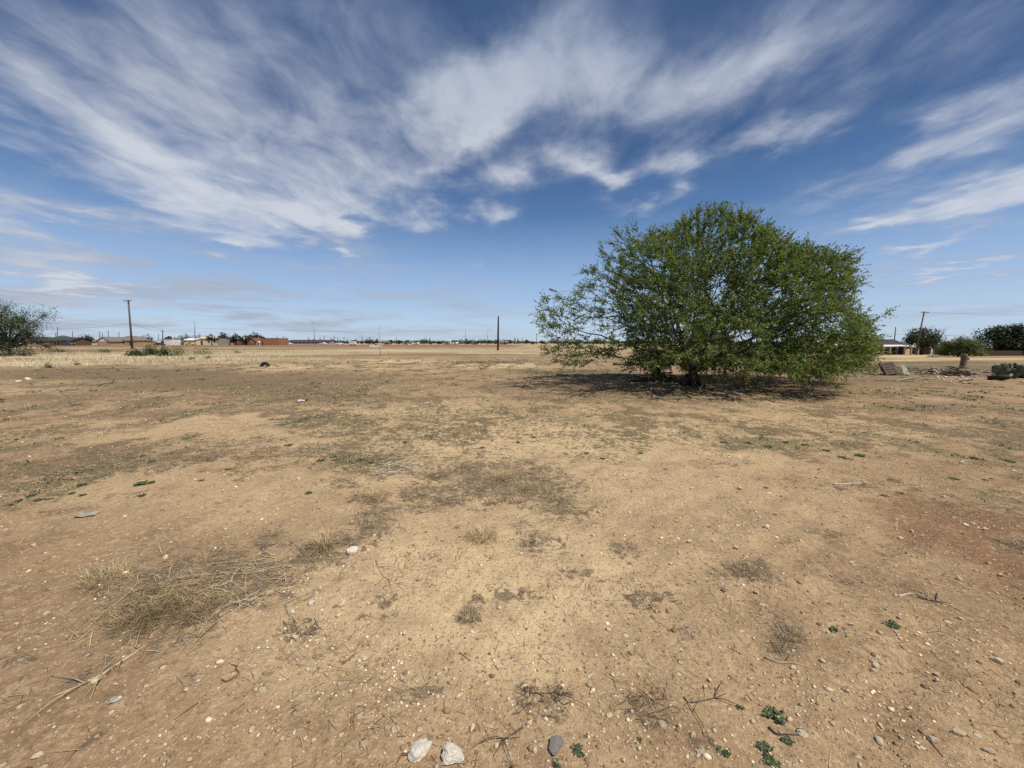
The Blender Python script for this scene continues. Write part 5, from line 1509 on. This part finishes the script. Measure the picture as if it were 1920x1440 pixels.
def build_world():
    w = bpy.data.worlds.new('World'); scene.world = w; w.use_nodes = True
    nt = w.node_tree; nt.nodes.clear(); t = NT(nt)
    out = t.n('ShaderNodeOutputWorld')
    sky = t.n('ShaderNodeTexSky', sky_type='NISHITA', sun_disc=False, sun_elevation=SUN_EL, sun_rotation=SUN_AZ, altitude=900.0, air_density=1.0, dust_density=.6, ozone_density=2.5)
    hs = t.n('ShaderNodeHueSaturation', ins={'Color': sky.outputs[0], 'Saturation': 1.22, 'Value': 1.0})
    skyc = hs.outputs[0]
    tc = t.n('ShaderNodeTexCoord'); D = t.vm('NORMALIZE', tc.outputs['Generated'])
    sp = t.n('ShaderNodeSeparateXYZ', ins={0: D})
    zc = t.m('MAXIMUM', sp.outputs[2], 0.0)
    inv = t.m('DIVIDE', 1.0, t.m('ADD', zc, .07))
    U = t.n('ShaderNodeCombineXYZ', ins={0: t.m('MULTIPLY', sp.outputs[0], inv), 1: t.m('MULTIPLY', sp.outputs[1], inv), 2: 0.0}).outputs[0]
    az = t.m('ARCTAN2', sp.outputs[0], sp.outputs[1]); el = t.m('ARCSINE', sp.outputs[2])
    AE0 = t.n('ShaderNodeCombineXYZ', ins={0: az, 1: el, 2: 0.0}).outputs[0]
    # edges pushed about by the same wind-torn noise
    wn = t.n('ShaderNodeTexNoise', noise_dimensions='2D', ins={'Scale': 2.2, 'Detail': 5.0, 'Roughness': .55, 'Vector': U})
    wv = t.vm('SUBTRACT', wn.outputs['Color'], (.5, .5, .5))
    AE = t.vm('ADD', AE0, t.vm('MULTIPLY', wv, (.16, .11, 0)))
    total = 0.0
    for (x1, y1, w1, x2, y2, w2, amp) in STROKES:
        a = dir_azel(x1, y1); b = dir_azel(x2, y2)
        wd = (w1 + w2) / 2 / FPX * .9
        L = math.hypot(b[0] - a[0], b[1] - a[1]) / 2
        mp = t.n('ShaderNodeMapping', vector_type='TEXTURE', ins={'Vector': AE, 'Location': ((a[0] + b[0]) / 2, (a[1] + b[1]) / 2, 0),
                 'Rotation': (0, 0, math.atan2(b[1] - a[1], b[0] - a[0])), 'Scale': (L * .8 + wd, wd, 1.0)}).outputs[0]
        total = t.m('MULTIPLY_ADD', t.m('POWER', .3679, t.vm('DOT_PRODUCT', mp, mp, out=1)), amp, total)
    # wind streak texture in the cloud plane, two directions (left and right of the view)
    def streak(angle, sx, sy, scale, det, dist=.5, off=(0, 0, 0)):
        mp = t.n('ShaderNodeMapping', ins={'Vector': U, 'Rotation': (0, 0, angle), 'Scale': (sx, sy, 1), 'Location': off})
        return t.n('ShaderNodeTexNoise', noise_dimensions='2D', ins={'Vector': mp.outputs[0], 'Scale': scale, 'Detail': det, 'Roughness': .58, 'Distortion': dist}).outputs['Fac']
    n1 = streak(math.radians(16), 1.05, .78, 1.0, 6, .2, (1.7, .6, 0))
    n2 = streak(math.radians(-22), 1.15, .75, 4.2, 6, .25, (3, 1, 0))
    n = t.m('ADD', t.m('MULTIPLY', n1, .5), t.m('MULTIPLY', n2, .5))
    nz = t.m('SUBTRACT', n, .5)
    tot = t.m('MINIMUM', total, 1.25)
    gate = t.m('MULTIPLY', total, 2.2, clamp=True)
    dens = t.m('ADD', t.m('MULTIPLY', tot, .80), t.m('MULTIPLY', t.m('MULTIPLY', nz, 2.3), gate))
    veil = t.m('MULTIPLY', t.ss(n1, .44, .75), t.m('MULTIPLY_ADD', t.ss(az, .25, -.75), .42, .16))
    dens = t.m('ADD', dens, veil)
    LV = t.n('ShaderNodeCombineXYZ', ins={0: t.m('MULTIPLY', az, 2.2), 1: t.m('MULTIPLY', el, 20.0), 2: 0.0}).outputs[0]
    n3 = t.n('ShaderNodeTexNoise', noise_dimensions='2D', ins={'Vector': LV, 'Scale': 1.6, 'Detail': 5.0, 'Roughness': .55, 'Distortion': .3}).outputs['Fac']
    low = t.m('MULTIPLY', t.ss(el, .24, .10), t.m('MULTIPLY_ADD', t.ss(az, .15, -.55), .55, .40))
    dens = t.m('ADD', dens, t.m('MULTIPLY', t.ss(n3, .38, .66), low))
    dens = t.ss(dens, .0, 1.5)
    lit = t.ss(t.m('ADD', t.m('MULTIPLY', nz, 1.5), t.m('MULTIPLY', tot, .8)), .15, 1.2)
    high = t.ss(el, .30, .72)
    cw = t.mix(high, (.64, .67, .74), (.43, .50, .62))
    cg = t.mix(high, (.40, .45, .56), (.20, .27, .42))
    cc = t.mix(lit, cg, cw)
    strength = .075
    cc = t.vm('SCALE', cc, scale=1.0 / strength)
    ramp = t.n('ShaderNodeValToRGB', ins={0: el}).color_ramp
    rn = [x for x in nt.nodes if x.type == 'VALTORGB'][0]
    pts = [(0.0, (.54, .67, .85)), (.05, (.50, .66, .87)), (.16, (.33, .50, .79)), (.30, (.105, .215, .45)), (.42, (.058, .122, .285)), (.75, (.055, .10, .215))]
    while len(ramp.elements) < len(pts): ramp.elements.new(.5)
    for e, (pos, c) in zip(ramp.elements, pts): e.position = pos; e.color = (*c, 1)
    blue = t.vm('SCALE', rn.outputs[0], scale=1.0 / strength)
    skyc = t.mix(.8, skyc, blue)
    fin = t.mix(t.m('MULTIPLY', dens, .93), skyc, cc)
    bg = t.n('ShaderNodeBackground', ins={'Color': fin, 'Strength': strength})
    nt.links.new(bg.outputs[0], out.inputs[0])
    w.cycles.sampling_method = 'NONE'

# cirrus bands (px, py, halfwidth px at each end, amount): the directions the clouds lie in
STROKES = [
    (-150, 80, 190, 560, 150, 170, .55), (250, 40, 160, 900, 70, 150, .52), (560, 120, 70, 720, 260, 60, .35), (120, 250, 70, 480, 390, 55, .62), (430, 250, 50, 700, 370, 50, .85), (240, 330, 40, 500, 420, 35, .6), (560, 320, 60, 680, 350, 50, .6),
    (1060, 30, 55, 740, 320, 60, 1.15), (900, 170, 55, 780, 260, 50, .55), (590, 402, 20, 680, 398, 26, .95), (200, 20, 60, 420, 180, 60, .35),
    (290, 415, 14, 470, 440, 16, .6), (400, 460, 10, 510, 465, 10, .7), (100, 410, 6, 230, 413, 4, .5), (620, 465, 8, 670, 478, 6, .75), (540, 490, 6, 650, 500, 6, .4), (460, 440, 30, 560, 400, 30, .45),
    (-60, 370, 26, 80, 430, 20, .45), (-60, 470, 26, 200, 510, 20, .7), (60, 525, 12, 220, 540, 9, .9), (-40, 570, 22, 420, 580, 16, .6), (280, 545, 8, 620, 570, 7, .45), (580, 541, 7, 660, 549, 6, .8),
    (770, 410, 28, 840, 400, 24, 1.1), (885, 400, 20, 965, 402, 20, 1.1), (900, 350, 26, 1020, 310, 28, 1.0), (1040, 290, 24, 1150, 320, 28, 1.05), (1125, 348, 18, 1165, 340, 18, 1.1), (1220, 305, 28, 1320, 300, 26, 1.25),
    (1070, 160, 60, 1200, 150, 55, 1.05), (1230, 215, 45, 1500, 70, 60, 1.25), (1500, 50, 60, 1950, 40, 70, .55),
    (1360, 280, 26, 1590, 215, 20, 1.25), (1260, 362, 18, 1300, 352, 16, 1.0), (1140, 390, 20, 1250, 395, 18, .9), (1590, 345, 30, 1990, 140, 34, 1.0), (1700, 330, 30, 1960, 260, 60, .55), (1420, 388, 28, 1580, 368, 26, .5),
    (1550, 437, 12, 1710, 400, 18, 1.1), (1700, 395, 17, 1980, 335, 20, 1.15), (1820, 400, 14, 1980, 360, 18, .9), (1700, 464, 16, 1810, 445, 15, 1.3), (1670, 522, 11, 1950, 482, 11, 1.15), (1590, 505, 9, 1690, 500, 9, .7),
    (1750, 548, 9, 1950, 535, 9, .6), (880, 488, 9, 950, 489, 9, .75), (1600, 565, 10, 1950, 580, 10, .45), (790, 531, 5, 840, 532, 5, .6), (630, 585, 6, 780, 592, 5, .5)]
build_world()

sl = bpy.data.lights.new('sun', 'SUN'); sl.energy = 4.6; sl.angle = math.radians(.53); sl.color = (1.0, .942, .85)
so = link(bpy.data.objects.new('sun', sl))
sd = Vector((math.sin(SUN_AZ) * math.cos(SUN_EL), math.cos(SUN_AZ) * math.cos(SUN_EL), math.sin(SUN_EL)))
so.rotation_euler = (-sd).to_track_quat('-Z', 'Y').to_euler(); so.location = (0, 0, 30)

cam = bpy.data.cameras.new('camera'); co = link(bpy.data.objects.new('camera', cam))
co.location = (0, 0, EYE); co.rotation_euler = (PI / 2 - PITCH, 0, 0)
cam.sensor_width = 36; cam.lens = 36 * FPX / 1920; cam.clip_start = .05; cam.clip_end = 8000
scene.camera = co
vs = scene.view_settings; vs.view_transform = 'Standard'; vs.look = 'None'; vs.exposure = 0.0; vs.gamma = 1.0
scene.cycles.use_denoising = False; scene.cycles.max_bounces = 6; scene.cycles.diffuse_bounces = 3; scene.cycles.transparent_max_bounces = 6
